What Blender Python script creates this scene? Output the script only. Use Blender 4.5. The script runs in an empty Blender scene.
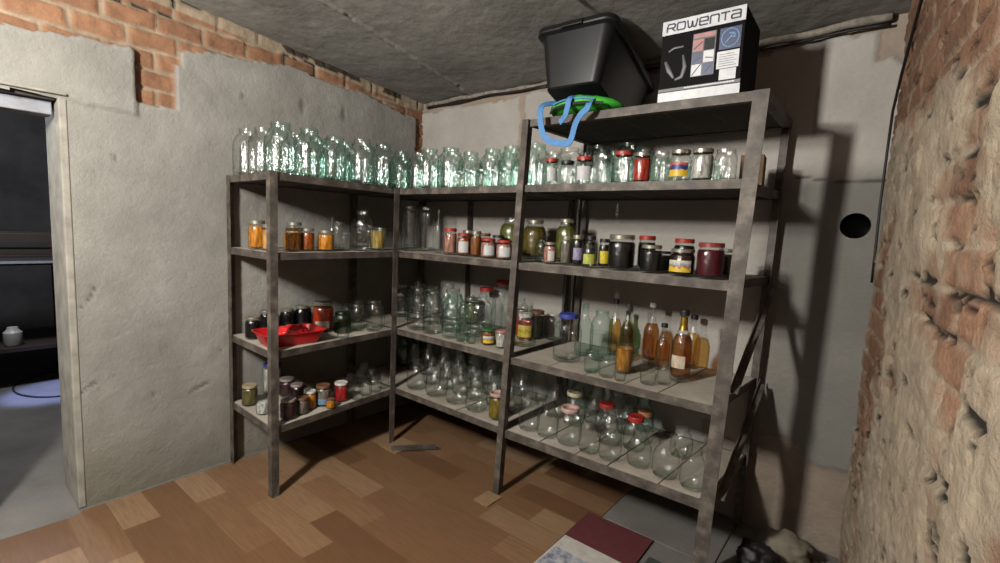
import bpy, bmesh, math, random
import numpy as np
from mathutils import Vector, Matrix, Euler
random.seed(7); RNG = np.random.RandomState(11)
SC = bpy.context.scene; COL = SC.collection

# ------------------------------------------------------------------ camera
cam = bpy.data.cameras.new('camera'); cam_o = bpy.data.objects.new('camera', cam); COL.objects.link(cam_o)
cam.sensor_width = 36.0; cam.lens = 476.69/1000*36.0; cam.clip_start = .02
r_ = Vector((.7765,.6286,.0441)).normalized(); f_ = Vector((-.6221,.7759,-.1049)).normalized(); u_ = r_.cross(f_)
f_ = u_.cross(r_)
m = Matrix((( r_.x,u_.x,-f_.x,2.7298),(r_.y,u_.y,-f_.y,-2.4409),(r_.z,u_.z,-f_.z,1.3364),(0,0,0,1)))
cam_o.matrix_world = m; SC.camera = cam_o

# ------------------------------------------------------------------ light and exposure
w = bpy.data.worlds.new('world'); SC.world = w; w.use_nodes = True
w.node_tree.nodes['Background'].inputs[0].default_value = (.6,.62,.65,1); w.node_tree.nodes['Background'].inputs[1].default_value = .001
SC.view_settings.view_transform = 'Standard'; SC.view_settings.look = 'None'; SC.view_settings.gamma = 1
SC.view_settings.use_curve_mapping = False; SC.view_settings.exposure = 2.45
def lamp(name, loc, watts, col, radius, kind='POINT', aim=None, ang=60, blend=.5):
    l = bpy.data.lights.new(name, kind); l.energy = watts; l.color = col; l.shadow_soft_size = radius
    o = bpy.data.objects.new(name, l); COL.objects.link(o); o.location = loc
    if kind == 'SPOT':
        l.spot_size = math.radians(ang); l.spot_blend = blend
        o.rotation_euler = (Vector(aim)-Vector(loc)).to_track_quat('-Z','Y').to_euler()
    return o
lamp('cellar_lamp', (1.42,-3.0,1.99), 46, (1.0,.965,.90), .085)
lamp('cellar_lamp_tip', (1.42,-3.0,2.18), 30, (1.0,.965,.90), .085)
lamp('side_room_blue_spot', (-1.6,-2.6,1.9), 110, (.34,.44,1.0), .05, 'SPOT', (-2.0,-1.78,0), 20, .6)  # spot added for the blue patch on the floor; its source is unseen
lamp('side_room_fill', (-1.6,-2.2,2.2), 20, (.9,.93,1.0), .15)  # unseen fill light added to brighten the side room
SC.cycles.transparent_max_bounces = 40; SC.cycles.max_bounces = 10; SC.cycles.diffuse_bounces = 2
SC.cycles.glossy_bounces = 4; SC.cycles.transmission_bounces = 6; SC.cycles.caustics_reflective = False; SC.cycles.caustics_refractive = False
SC.cycles.use_denoising = True; SC.cycles.sample_clamp_indirect = 4.0

# ------------------------------------------------------------------ node helpers
def s2l(c):
    return tuple(.55*(x/12.92 if x <= .04045 else ((x+.055)/1.055)**2.4) for x in (v/255. for v in c)) + (1,)
class NT:
    def __init__(s, name):
        s.m = bpy.data.materials.new(name); s.m.use_nodes = True; s.t = s.m.node_tree; s.t.nodes.clear()
        s.out = s.n('ShaderNodeOutputMaterial')
    def n(s, typ, **kw):
        x = s.t.nodes.new(typ)
        for k, v in kw.items(): setattr(x, k, v)
        return x
    def link(s, a, b): s.t.links.new(a, b)
    def co(s, kind='Object', scale=(1,1,1), rot=(0,0,0)):
        t = s.n('ShaderNodeTexCoord'); mp = s.n('ShaderNodeMapping'); mp.inputs['Scale'].default_value = scale
        mp.inputs['Rotation'].default_value = rot; s.link(t.outputs[kind], mp.inputs[0]); return mp.outputs[0]
    def noise(s, vec, scale, detail=4, rough=.6):
        x = s.n('ShaderNodeTexNoise'); x.inputs['Scale'].default_value = scale; x.inputs['Detail'].default_value = detail
        x.inputs['Roughness'].default_value = rough; s.link(vec, x.inputs['Vector']); return x.outputs['Fac']
    def ramp(s, fac, stops):
        x = s.n('ShaderNodeValToRGB'); s.link(fac, x.inputs[0]); e = x.color_ramp.elements
        while len(e) < len(stops): e.new(.5)
        for k, (p, c) in enumerate(stops):
            e[k].position = p; e[k].color = c if len(c) == 4 else s2l(c)
        return x.outputs[0]
    def mix(s, fac, a, b, mode='MIX'):
        x = s.n('ShaderNodeMix', data_type='RGBA', blend_type=mode)
        for i, v in ((0, fac), (6, a), (7, b)):
            if hasattr(v, 'is_linked') or hasattr(v, 'links'): s.link(v, x.inputs[i])
            else: x.inputs[i].default_value = v if i == 0 else (v if len(v) == 4 else s2l(v))
        return x.outputs[2]
    def math(s, op, a, b=0.):
        x = s.n('ShaderNodeMath', operation=op)
        for i, v in ((0, a), (1, b)):
            if hasattr(v, 'links'): s.link(v, x.inputs[i])
            else: x.inputs[i].default_value = v
        return x.outputs[0]
    def attr(s, name): x = s.n('ShaderNodeAttribute'); x.attribute_name = name; return x.outputs['Fac']
    def bump(s, h, strength=.3, dist=.01):
        x = s.n('ShaderNodeBump'); x.inputs['Strength'].default_value = strength; x.inputs['Distance'].default_value = dist
        s.link(h, x.inputs['Height']); return x.outputs[0]
    def bsdf(s, col, rough=.8, metal=0., normal=None, spec=.5):
        x = s.n('ShaderNodeBsdfPrincipled')
        if hasattr(col, 'links'): s.link(col, x.inputs['Base Color'])
        else: x.inputs['Base Color'].default_value = col if len(col) == 4 else s2l(col)
        if hasattr(rough, 'links'): s.link(rough, x.inputs['Roughness'])
        else: x.inputs['Roughness'].default_value = rough
        x.inputs['Metallic'].default_value = metal; x.inputs['Specular IOR Level'].default_value = spec
        if normal: s.link(normal, x.inputs['Normal'])
        s.link(x.outputs[0], s.out.inputs[0]); return x
def plain(name, c, rough=.6, metal=0., var=.12, scale=30, bump=.0, spec=.5):
    t = NT(name); v = t.co(); n = t.noise(v, scale)
    lo = tuple(x*(1-var) for x in c); hi = tuple(min(255, x*(1+var)) for x in c)
    col = t.ramp(n, [(.3, lo), (.7, hi)])
    t.bsdf(col, rough, metal, t.bump(n, bump, .004) if bump else None, spec); return t.m
M = {}

# glass: thin walled, see-through face on, denser and mirror-like towards the rims
def glass(name, face, edge, rough=.19):
    t = NT(name); lw = t.n('ShaderNodeLayerWeight'); lw.inputs[0].default_value = .5
    # blend .5: facing = 1-|cos|
    e = t.math('POWER', lw.outputs['Facing'], 3.4)
    tc = t.mix(e, face, edge)
    tr = t.n('ShaderNodeBsdfTransparent'); t.link(tc, tr.inputs[0])
    v = t.co(scale=(1,1,1)); wv = t.noise(v, 5, 2); 
    mp = t.co(scale=(.6,.6,14)); w2 = t.noise(mp, 2.0, 1)
    nb = t.bump(t.math('ADD', wv, t.math('MULTIPLY', w2, .15)), .14, .05)
    gl = t.n('ShaderNodeBsdfGlossy'); gl.inputs['Roughness'].default_value = rough; gl.inputs['Color'].default_value = (1,1,1,1); t.link(nb, gl.inputs['Normal'])
    g2 = t.n('ShaderNodeBsdfGlossy'); g2.inputs['Roughness'].default_value = .075; g2.inputs['Color'].default_value = (1,1,1,1); t.link(nb, g2.inputs['Normal'])
    gm_ = t.n('ShaderNodeMixShader'); gm_.inputs[0].default_value = .62; t.link(gl.outputs[0], gm_.inputs[1]); t.link(g2.outputs[0], gm_.inputs[2])
    fr = t.math('ADD', t.math('MULTIPLY', t.math('POWER', lw.outputs['Facing'], 5.0), .40), .046)
    mx = t.n('ShaderNodeMixShader'); t.link(fr, mx.inputs[0]); t.link(tr.outputs[0], mx.inputs[1]); t.link(gm_.outputs[0], mx.inputs[2])
    t.link(mx.outputs[0], t.out.inputs[0]); M[name] = t.m
glass('clear', (.97,.985,.98,1), (.30,.35,.31,1))
glass('green', (.88,.955,.93,1), (.20,.38,.32,1))
glass('bottlegreen', (.36,.50,.34,1), (.10,.20,.10,1))
glass('amberliq', (.94,.72,.36,1), (.55,.28,.08,1))
glass('brownliq', (.74,.46,.22,1), (.30,.13,.05,1))
glass('honey', (.92,.60,.16,1), (.7,.35,.06,1))

M['steel'] = None
t = NT('painted_steel'); v = t.co(); n = t.noise(v, 18, 6); n2 = t.noise(v, 90, 3)
c = t.ramp(n, [(.3,(58,52,47)),(.52,(94,85,77)),(.72,(134,123,113))]); c = t.mix(t.ramp(n2, [(.62,(0,0,0)),(.75,(150,150,150))]), c, (96,66,50))
t.bsdf(c, .62, .15, t.bump(n2, .25, .003)); M['steel'] = t.m
t = NT('dusty_board'); v = t.co('Object'); n = t.noise(v, 5, 6); n2 = t.noise(v, 70, 4); n3 = t.noise(t.co(scale=(4,40,4)), 4, 3)
c = t.ramp(n, [(.28,(180,168,152)),(.5,(212,202,186)),(.75,(236,228,214))]); c = t.mix(t.math('MULTIPLY', n2, .35), c, (96,84,72)); c = t.mix(t.math('MULTIPLY', n3, .3), c, (120,104,88))
t.bsdf(c, .85, 0, t.bump(n2, .2, .003)); M['board'] = t.m
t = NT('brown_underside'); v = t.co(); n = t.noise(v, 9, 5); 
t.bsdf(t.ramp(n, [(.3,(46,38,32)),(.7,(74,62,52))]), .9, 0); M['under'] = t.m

# plaster and brick (masks carried by the wall meshes)
def wall_material(name, pl_lo, pl_mid, pl_hi, br_lo, br_hi, mortar, dark_tint=(124,118,100), bmp=.55):
    t = NT(name); v = t.co(); big = t.noise(v, 1.6, 5, .62); mid = t.noise(v, 7, 6, .65); fine = t.noise(v, 60, 5, .7)
    pl = t.ramp(big, [(.30, pl_lo), (.50, pl_mid), (.70, pl_hi)])
    pl = t.mix(t.ramp(mid, [(.45,(0,0,0)),(.72,(150,150,150))]), pl, tuple(x*.86 for x in pl_mid))
    pl = t.mix(t.math('MULTIPLY', fine, .28), pl, tuple(x*.72 for x in pl_mid))
    pl = t.mix(t.math('MULTIPLY', t.attr('dark_tint'), .7), pl, dark_tint)
    bn = t.noise(v, 11, 6, .7)
    br = t.ramp(bn, [(.28, br_lo), (.68, br_hi)]); br = t.mix(t.math('MULTIPLY', fine, .4), br, tuple(x*.8 for x in mortar))
    br = t.mix(t.attr('tone'), br, tuple(x*.62 for x in br_lo))
    br = t.mix(t.attr('mortar'), br, t.ramp(mid, [(.3, tuple(x*.84 for x in mortar)), (.7, tuple(min(255,x*1.1) for x in mortar))]))
    c = t.mix(t.attr('brick'), pl, br)
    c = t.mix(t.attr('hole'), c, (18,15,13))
    h = t.math('ADD', t.math('MULTIPLY', fine, .6), mid)
    t.bsdf(c, .93, 0, t.bump(h, bmp, .012), .2); return t.m
M['plaster'] = wall_material('grey_plaster', (138,135,128), (160,157,150), (182,179,171), (142,96,70), (182,132,98), (168,150,128))
M['back_plaster'] = wall_material('pale_plaster', (186,180,172), (204,198,190), (222,216,207), (150,104,80), (182,136,106), (176,158,140), dark_tint=(100,99,92))
M['rubble_brick'] = wall_material('rough_brick', (150,142,126), (164,156,140), (178,170,152), (134,94,72), (184,136,106), (172,157,136), bmp=1.0)
t = NT('concrete'); v = t.co(); a = t.noise(v, 2, 6); b = t.noise(v, 40, 5); st = t.noise(t.co(scale=(1,6,1)), 3, 4)
c = t.ramp(a, [(.3,(158,156,150)),(.7,(196,193,186))]); c = t.mix(t.math('MULTIPLY', b, .35), c, (120,118,114)); c = t.mix(t.math('MULTIPLY', st, .25), c, (130,127,120))
t.bsdf(t.mix(t.attr('mortar'), c, (168,164,155)), .92, 0, t.bump(b, .4, .006), .2); M['concrete'] = t.m
t = NT('concrete_floor'); v = t.co(); a = t.noise(v, 3, 6); b = t.noise(v, 60, 5)
c = t.ramp(a, [(.3,(112,108,103)),(.7,(140,136,130))]); c = t.mix(t.math('MULTIPLY', b, .3), c, (92,88,84))
t.bsdf(c, .85, 0, t.bump(b, .3, .004), .3); M['cfloor'] = t.m
# wood-look lino: strips along x
t = NT('wood_lino'); v = t.co()
bk = t.n('ShaderNodeTexBrick'); bk.offset = .37; bk.inputs['Scale'].default_value = 1.0; bk.inputs['Mortar Size'].default_value = .0012
bk.inputs['Brick Width'].default_value = .52; bk.inputs['Row Height'].default_value = .138; bk.inputs['Color1'].default_value = (0,0,0,1); bk.inputs['Color2'].default_value = (1,1,1,1)
bk.inputs['Mortar'].default_value = (.2,.2,.2,1); bk.inputs['Bias'].default_value = 0; t.link(v, bk.inputs['Vector'])
plank = t.ramp(bk.outputs['Color'], [(0,(118,86,60)),(.35,(134,100,72)),(.7,(148,114,84)),(1,(168,138,108))])
g = t.noise(t.co(scale=(2.2,26,1)), 3.2, 6, .7); kn = t.noise(t.co(scale=(3,7,1)), 2.2, 3)
c = t.mix(t.ramp(g, [(.40,(0,0,0)),(.68,(225,225,225))]), plank, (88,66,50)); c = t.mix(t.ramp(kn, [(.62,(0,0,0)),(.76,(130,130,130))]), c, (98,74,56))
dirt = t.noise(v, 3.4, 5); c = t.mix(t.ramp(dirt, [(.52,(0,0,0)),(.8,(120,120,120))]), c, (116,100,84))
t.bsdf(c, t.ramp(dirt, [(.3,(190,190,190)),(.7,(220,220,220))]), 0, None, .35); M['lino'] = t.m

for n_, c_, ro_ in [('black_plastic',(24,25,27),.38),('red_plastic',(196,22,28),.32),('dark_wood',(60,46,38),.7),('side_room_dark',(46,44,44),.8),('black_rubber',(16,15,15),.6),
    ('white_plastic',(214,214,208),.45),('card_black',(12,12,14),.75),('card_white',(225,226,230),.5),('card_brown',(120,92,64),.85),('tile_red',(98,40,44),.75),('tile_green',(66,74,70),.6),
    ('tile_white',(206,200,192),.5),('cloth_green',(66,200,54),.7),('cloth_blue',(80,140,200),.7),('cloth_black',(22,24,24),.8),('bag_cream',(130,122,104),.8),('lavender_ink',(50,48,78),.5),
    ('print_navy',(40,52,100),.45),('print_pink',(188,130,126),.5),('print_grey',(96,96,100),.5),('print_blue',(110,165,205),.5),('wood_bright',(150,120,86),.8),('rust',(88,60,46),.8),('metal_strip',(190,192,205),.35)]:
    M[n_] = plain(n_, c_, ro_, 0., .07, 25, 0., .12 if n_ == 'card_black' else .5)
t = NT('marble_print'); v = t.co(); n = t.noise(v, 26, 8, .75); t.bsdf(t.ramp(n, [(.38,(84,88,110)),(.5,(164,166,180)),(.62,(206,206,208))]), .35); M['marble'] = t.m
CON = dict(orange=(216,132,34), orangemix=(212,150,84), orangedark=(158,76,22), pickle=(110,112,52), picklebrown=(104,90,38), pink=(190,134,116), amber=(150,88,42), dark=(34,20,20), black=(13,9,11),
    darkred=(44,12,14), beet=(84,12,30), gold=(228,178,92), honeyfill=(220,140,46), tomato=(196,62,22), brownveg=(104,96,58), white=(206,204,196), purple=(62,34,40), grey=(128,118,110), strawberry=(176,40,44), sauce=(170,44,18),
    darkgreen=(44,44,28), pickleveg=(132,112,40), red=(190,52,26))
for k, c_ in CON.items():
    t = NT('preserve_'+k); v = t.co('Object', (1,1,1)); n = t.noise(v, 3.2 if k in ('orangemix','pickle','picklebrown','pickleveg','brownveg') else 2, 4)
    vz = t.n('ShaderNodeTexVoronoi'); vz.inputs['Scale'].default_value = 3.6; t.link(v, vz.inputs['Vector'])
    f = t.math('ADD', t.math('MULTIPLY', n, .6), t.math('MULTIPLY', vz.outputs['Distance'], .5))
    t.bsdf(t.ramp(f, [(.25, tuple(min(255,x*1.22) for x in c_)), (.75, tuple(x*.68 for x in c_))]), .4, 0, None, .12); M['c_'+k] = t.m
LID = dict(tin=(188,182,166), red=(178,46,38), black=(26,26,28), brown=(120,84,60), white=(218,216,206), blue=(60,72,160), beige=(168,150,120), dust=(156,142,136), green=(52,110,60), pink=(206,140,132), orange=(214,150,100),
    redtin=(150,60,56), pinkopen=(196,160,152), creamopen=(206,196,160), gold=(190,150,60), cream=(214,200,184))
for k, c_ in LID.items(): M['l_'+k] = plain('lid_'+k, c_, .35 if k in ('tin','gold','redtin') else .5, .75 if k in ('tin','gold') else 0., .08, 6)
for k, (a_, b_) in dict(white=((216,216,214),(196,198,202)), whitehalf=((214,210,206),(200,190,188)), lilac=((168,158,190),(120,110,140)), yellowgreen=((196,200,84),(150,160,60)), yellow=((226,214,40),(200,150,20)),
        bluelow=((120,160,190),(90,120,150)), whitelow=((208,200,190),(150,130,110)), cream=((222,208,186),(190,168,140))).items():
    t = NT('label_'+k); v = t.co(); n = t.noise(v, 7, 3); t.bsdf(t.ramp(n, [(.45, a_), (.62, b_)]), .6); M['b_'+k] = t.m
for k, st in dict(blueyellow=[(0,(232,190,40)),(.47,(232,190,40)),(.5,(36,50,130)),(.8,(36,50,130)),(.82,(200,90,60))], fruit=[(0,(226,196,50)),(.35,(232,200,60)),(.45,(196,70,40)),(.6,(120,170,190)),(.8,(220,214,190))],
        yellowfruit=[(0,(232,206,60)),(.4,(232,206,60)),(.5,(170,90,40)),(.6,(232,206,60)),(1,(226,214,120))]).items():
    t = NT('label_'+k); v = t.co('Generated'); sp = t.n('ShaderNodeSeparateXYZ'); t.link(v, sp.inputs[0]); n = t.noise(t.co(), 5, 2)
    f = t.math('ADD', sp.outputs['Z'], t.math('MULTIPLY', t.math('SUBTRACT', n, .5), .9 if k != 'blueyellow' else .35)); x = t.ramp(f, st); t.bsdf(x, .5); M['b_'+k] = t.m

# ------------------------------------------------------------------ object helpers
def mesh_obj(name, verts, faces, mats, parent=None, smooth=False, midx=None, loc=None):
    me = bpy.data.meshes.new(name); me.from_pydata([tuple(v) for v in verts], [], faces)
    for m_ in (mats if isinstance(mats, (list, tuple)) else [mats]): me.materials.append(m_)
    if midx is not None: me.polygons.foreach_set('material_index', midx)
    if smooth: me.polygons.foreach_set('use_smooth', [True]*len(me.polygons))
    me.update(); o = bpy.data.objects.new(name, me); COL.objects.link(o)
    if loc: o.location = loc
    if parent: o.parent = parent
    return o
def empty(name, loc=(0,0,0), rz=0):
    o = bpy.data.objects.new(name, None); COL.objects.link(o); o.location = loc; o.rotation_euler = (0,0,rz); o.empty_display_size = .05; return o
def tag(o, label=None, cat=None, group=None, kind=None):
    if label: o['label'] = label
    if cat: o['category'] = cat
    if group: o['group'] = group
    if kind: o['kind'] = kind
    return o
class MB:
    def __init__(s): s.v = []; s.f = []
    def add(s, vs, fs):
        b = len(s.v); s.v += [tuple(x) for x in vs]; s.f += [tuple(i+b for i in f) for f in fs]
    def box(s, a, b, mat=None):
        x0,y0,z0 = a; x1,y1,z1 = b
        vs = [Vector(p) for p in ((x0,y0,z0),(x1,y0,z0),(x1,y1,z0),(x0,y1,z0),(x0,y0,z1),(x1,y0,z1),(x1,y1,z1),(x0,y1,z1))]
        if mat is not None: vs = [mat @ p for p in vs]
        s.add(vs, [(0,3,2,1),(4,5,6,7),(0,1,5,4),(1,2,6,5),(2,3,7,6),(3,0,4,7)])
    def bar(s, p0, p1, A, B, wA, wB, t):
        """angle iron from p0 to p1: legs along A (width wA) and B (width wB), thickness t"""
        p0, p1, A, B = Vector(p0), Vector(p1), Vector(A), Vector(B)
        prof = [(0,0),(wA,0),(wA,t),(t,t),(t,wB),(0,wB)]
        vs = [p + A*a + B*b for p in (p0, p1) for a, b in prof]
        fs = [(i,(i+1)%6,6+(i+1)%6,6+i) for i in range(6)] + [(0,1,2,3),(0,3,4,5),(6,9,8,7),(6,11,10,9)]
        s.add(vs, fs)
    def tube(s, pts, rad, n=8):
        pts = [Vector(p) for p in pts]; base = len(s.v); rings = []
        for i, p in enumerate(pts):
            d = (pts[min(i+1,len(pts)-1)] - pts[max(i-1,0)]).normalized(); a = d.orthogonal().normalized()
            if i: 
                a = (pa - d*pa.dot(d)).normalized()
            pa = a; b = d.cross(a); rr = rad[i] if isinstance(rad, (list,tuple)) else rad
            rings.append([p + (a*math.cos(2*math.pi*k/n) + b*math.sin(2*math.pi*k/n))*rr for k in range(n)])
        vs = [v for r in rings for v in r]; fs = []
        for i in range(len(pts)-1):
            for k in range(n): fs.append((i*n+k, i*n+(k+1)%n, (i+1)*n+(k+1)%n, (i+1)*n+k))
        fs += [tuple(range(n))[::-1], tuple((len(pts)-1)*n+k for k in range(n))]; s.add(vs, fs)
    def lathe(s, prof, n=24, cx=0, cy=0):
        vs = []; fs = []
        for r, z in prof: vs += [(cx+r*math.cos(2*math.pi*k/n), cy+r*math.sin(2*math.pi*k/n), z) for k in range(n)]
        for i in range(len(prof)-1):
            for k in range(n): fs.append((i*n+k, i*n+(k+1)%n, (i+1)*n+(k+1)%n, (i+1)*n+k))
        s.add(vs, fs)
    def build(s, name, mat, parent=None, smooth=False): return mesh_obj(name, s.v, s.f, mat, parent, smooth)
def autosmooth(o, ang=40):
    me = o.data; bm = bmesh.new(); bm.from_mesh(me)
    for e in bm.edges: e.smooth = not (len(e.link_faces) == 2 and e.calc_face_angle(0) > math.radians(ang))
    for f in bm.faces: f.smooth = True
    bm.to_mesh(me); bm.free()
def bevel(o, w=.002, seg=2):
    b = o.modifiers.new('bevel', 'BEVEL'); b.width = w; b.segments = seg; b.limit_method = 'ANGLE'; return o

# value noise on arrays
def vnoise(x, y, seed=0):
    xi = np.floor(x).astype(np.int64); yi = np.floor(y).astype(np.int64); xf = x-xi; yf = y-yi
    def h(a, b):
        n = (a*374761393 + b*668265263 + seed*1442695040) & 0xffffffff; n = ((n ^ (n >> 13))*1274126177) & 0xffffffff; return ((n ^ (n >> 16)) & 0xffff)/65535.
    u = xf*xf*(3-2*xf); v = yf*yf*(3-2*yf)
    return (h(xi,yi)*(1-u)+h(xi+1,yi)*u)*(1-v) + (h(xi,yi+1)*(1-u)+h(xi+1,yi+1)*u)*v
def fbm(x, y, oct=4, seed=0):
    s = 0; a = .5; t_ = 0
    for k in range(oct): s = s + a*vnoise(x*2**k, y*2**k, seed+k); t_ += a; a *= .5
    return s/t_
def sstep(a, b, x): q = np.clip((x-a)/(b-a), 0, 1); return q*q*(3-2*q)

def ceil_z(y): return 2.235 + .085*abs(y)

def relief_wall(name, origin, sdir, ndir, slen, zmax, step, fn, mat, cut=None, snap=None):
    """grid wall: s runs along sdir, z up, fn(s,z)->(disp, attrs) ; closed behind with a slab so it has real thickness"""
    ns = int(slen/step)+1; S_ = np.linspace(0, slen, ns)
    nz = int((zmax if not callable(zmax) else max(zmax(s) for s in S_))/step)+1
    T_ = np.linspace(0, 1, nz); SS, TT = np.meshgrid(S_, T_, indexing='ij')
    top = np.array([zmax(s) if callable(zmax) else zmax for s in S_])[:,None]; ZZ = TT*top
    d, at = fn(SS, ZZ)
    o_ = np.array(origin)[None,None,:]; X = o_ + SS[...,None]*np.array(sdir) + np.array([0,0,1.])*ZZ[...,None] + np.array(ndir)*d[...,None]
    V = X.reshape(-1,3)
    if snap is not None:
        ds = SS-snap[0]; dz = ZZ-snap[1]; q = np.hypot(ds,dz)+1e-9; near = np.abs(q-snap[2]) < step*.75
        X[...] += near[...,None]*((ds*(snap[2]/q-1))[...,None]*np.array(sdir) + np.array([0,0,1.])*(dz*(snap[2]/q-1))[...,None])
    V = X.reshape(-1,3); idx = np.arange(ns*nz).reshape(ns,nz)
    A = idx[:-1,:-1].ravel(); B = idx[1:,:-1].ravel(); C_ = idx[1:,1:].ravel(); D = idx[:-1,1:].ravel()
    F_ = np.stack([A,B,C_,D],1)
    if cut is not None:
        sc = (SS[:-1,:-1]+SS[1:,1:])/2; zc = (ZZ[:-1,:-1]+ZZ[1:,1:])/2; F_ = F_[~cut(sc,zc).ravel()]
    me = bpy.data.meshes.new(name); me.vertices.add(len(V)); me.vertices.foreach_set('co', V.astype(np.float32).ravel())
    me.loops.add(len(F_)*4); me.loops.foreach_set('vertex_index', F_.ravel().astype(np.int32)); me.polygons.add(len(F_))
    me.polygons.foreach_set('loop_start', np.arange(0,len(F_)*4,4,dtype=np.int32)); me.polygons.foreach_set('loop_total', np.full(len(F_),4,dtype=np.int32))
    me.update(calc_edges=True); me.validate(); me.polygons.foreach_set('use_smooth', [True]*len(me.polygons))
    for k in ('brick','mortar','hole','dark_tint','tone'):
        a = me.attributes.new(k, 'FLOAT', 'POINT'); a.data.foreach_set('value', np.clip(at.get(k, np.zeros_like(d)),0,1).astype(np.float32).ravel())
    me.materials.append(mat); o = bpy.data.objects.new(name, me); COL.objects.link(o); o['kind'] = 'structure'; return o
def bricks(s, z, L=.255, H=.077, seed=0, jit=.35):
    """joint mask (1 in the joint) and per-brick random"""
    z2 = z + (fbm(s*3, z*3, 2, seed)-.5)*.012; s2 = s + (fbm(s*5, z*5, 2, seed+9)-.5)*.02
    row = np.floor(z2/H); off = (row % 2)*.5 + vnoise(row*3.1, row*0+.5, seed+4)*jit
    u = s2/L + off; col = np.floor(u); fu = (u-col)*L; fv = (z2/H-row)*H
    e = np.minimum(np.minimum(fu, L-fu), np.minimum(fv, H-fv)); rnd = vnoise(col*7.3+.5, row*5.7+.5, seed+5)
    return 1-sstep(.004,.011,e), rnd, e
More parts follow.
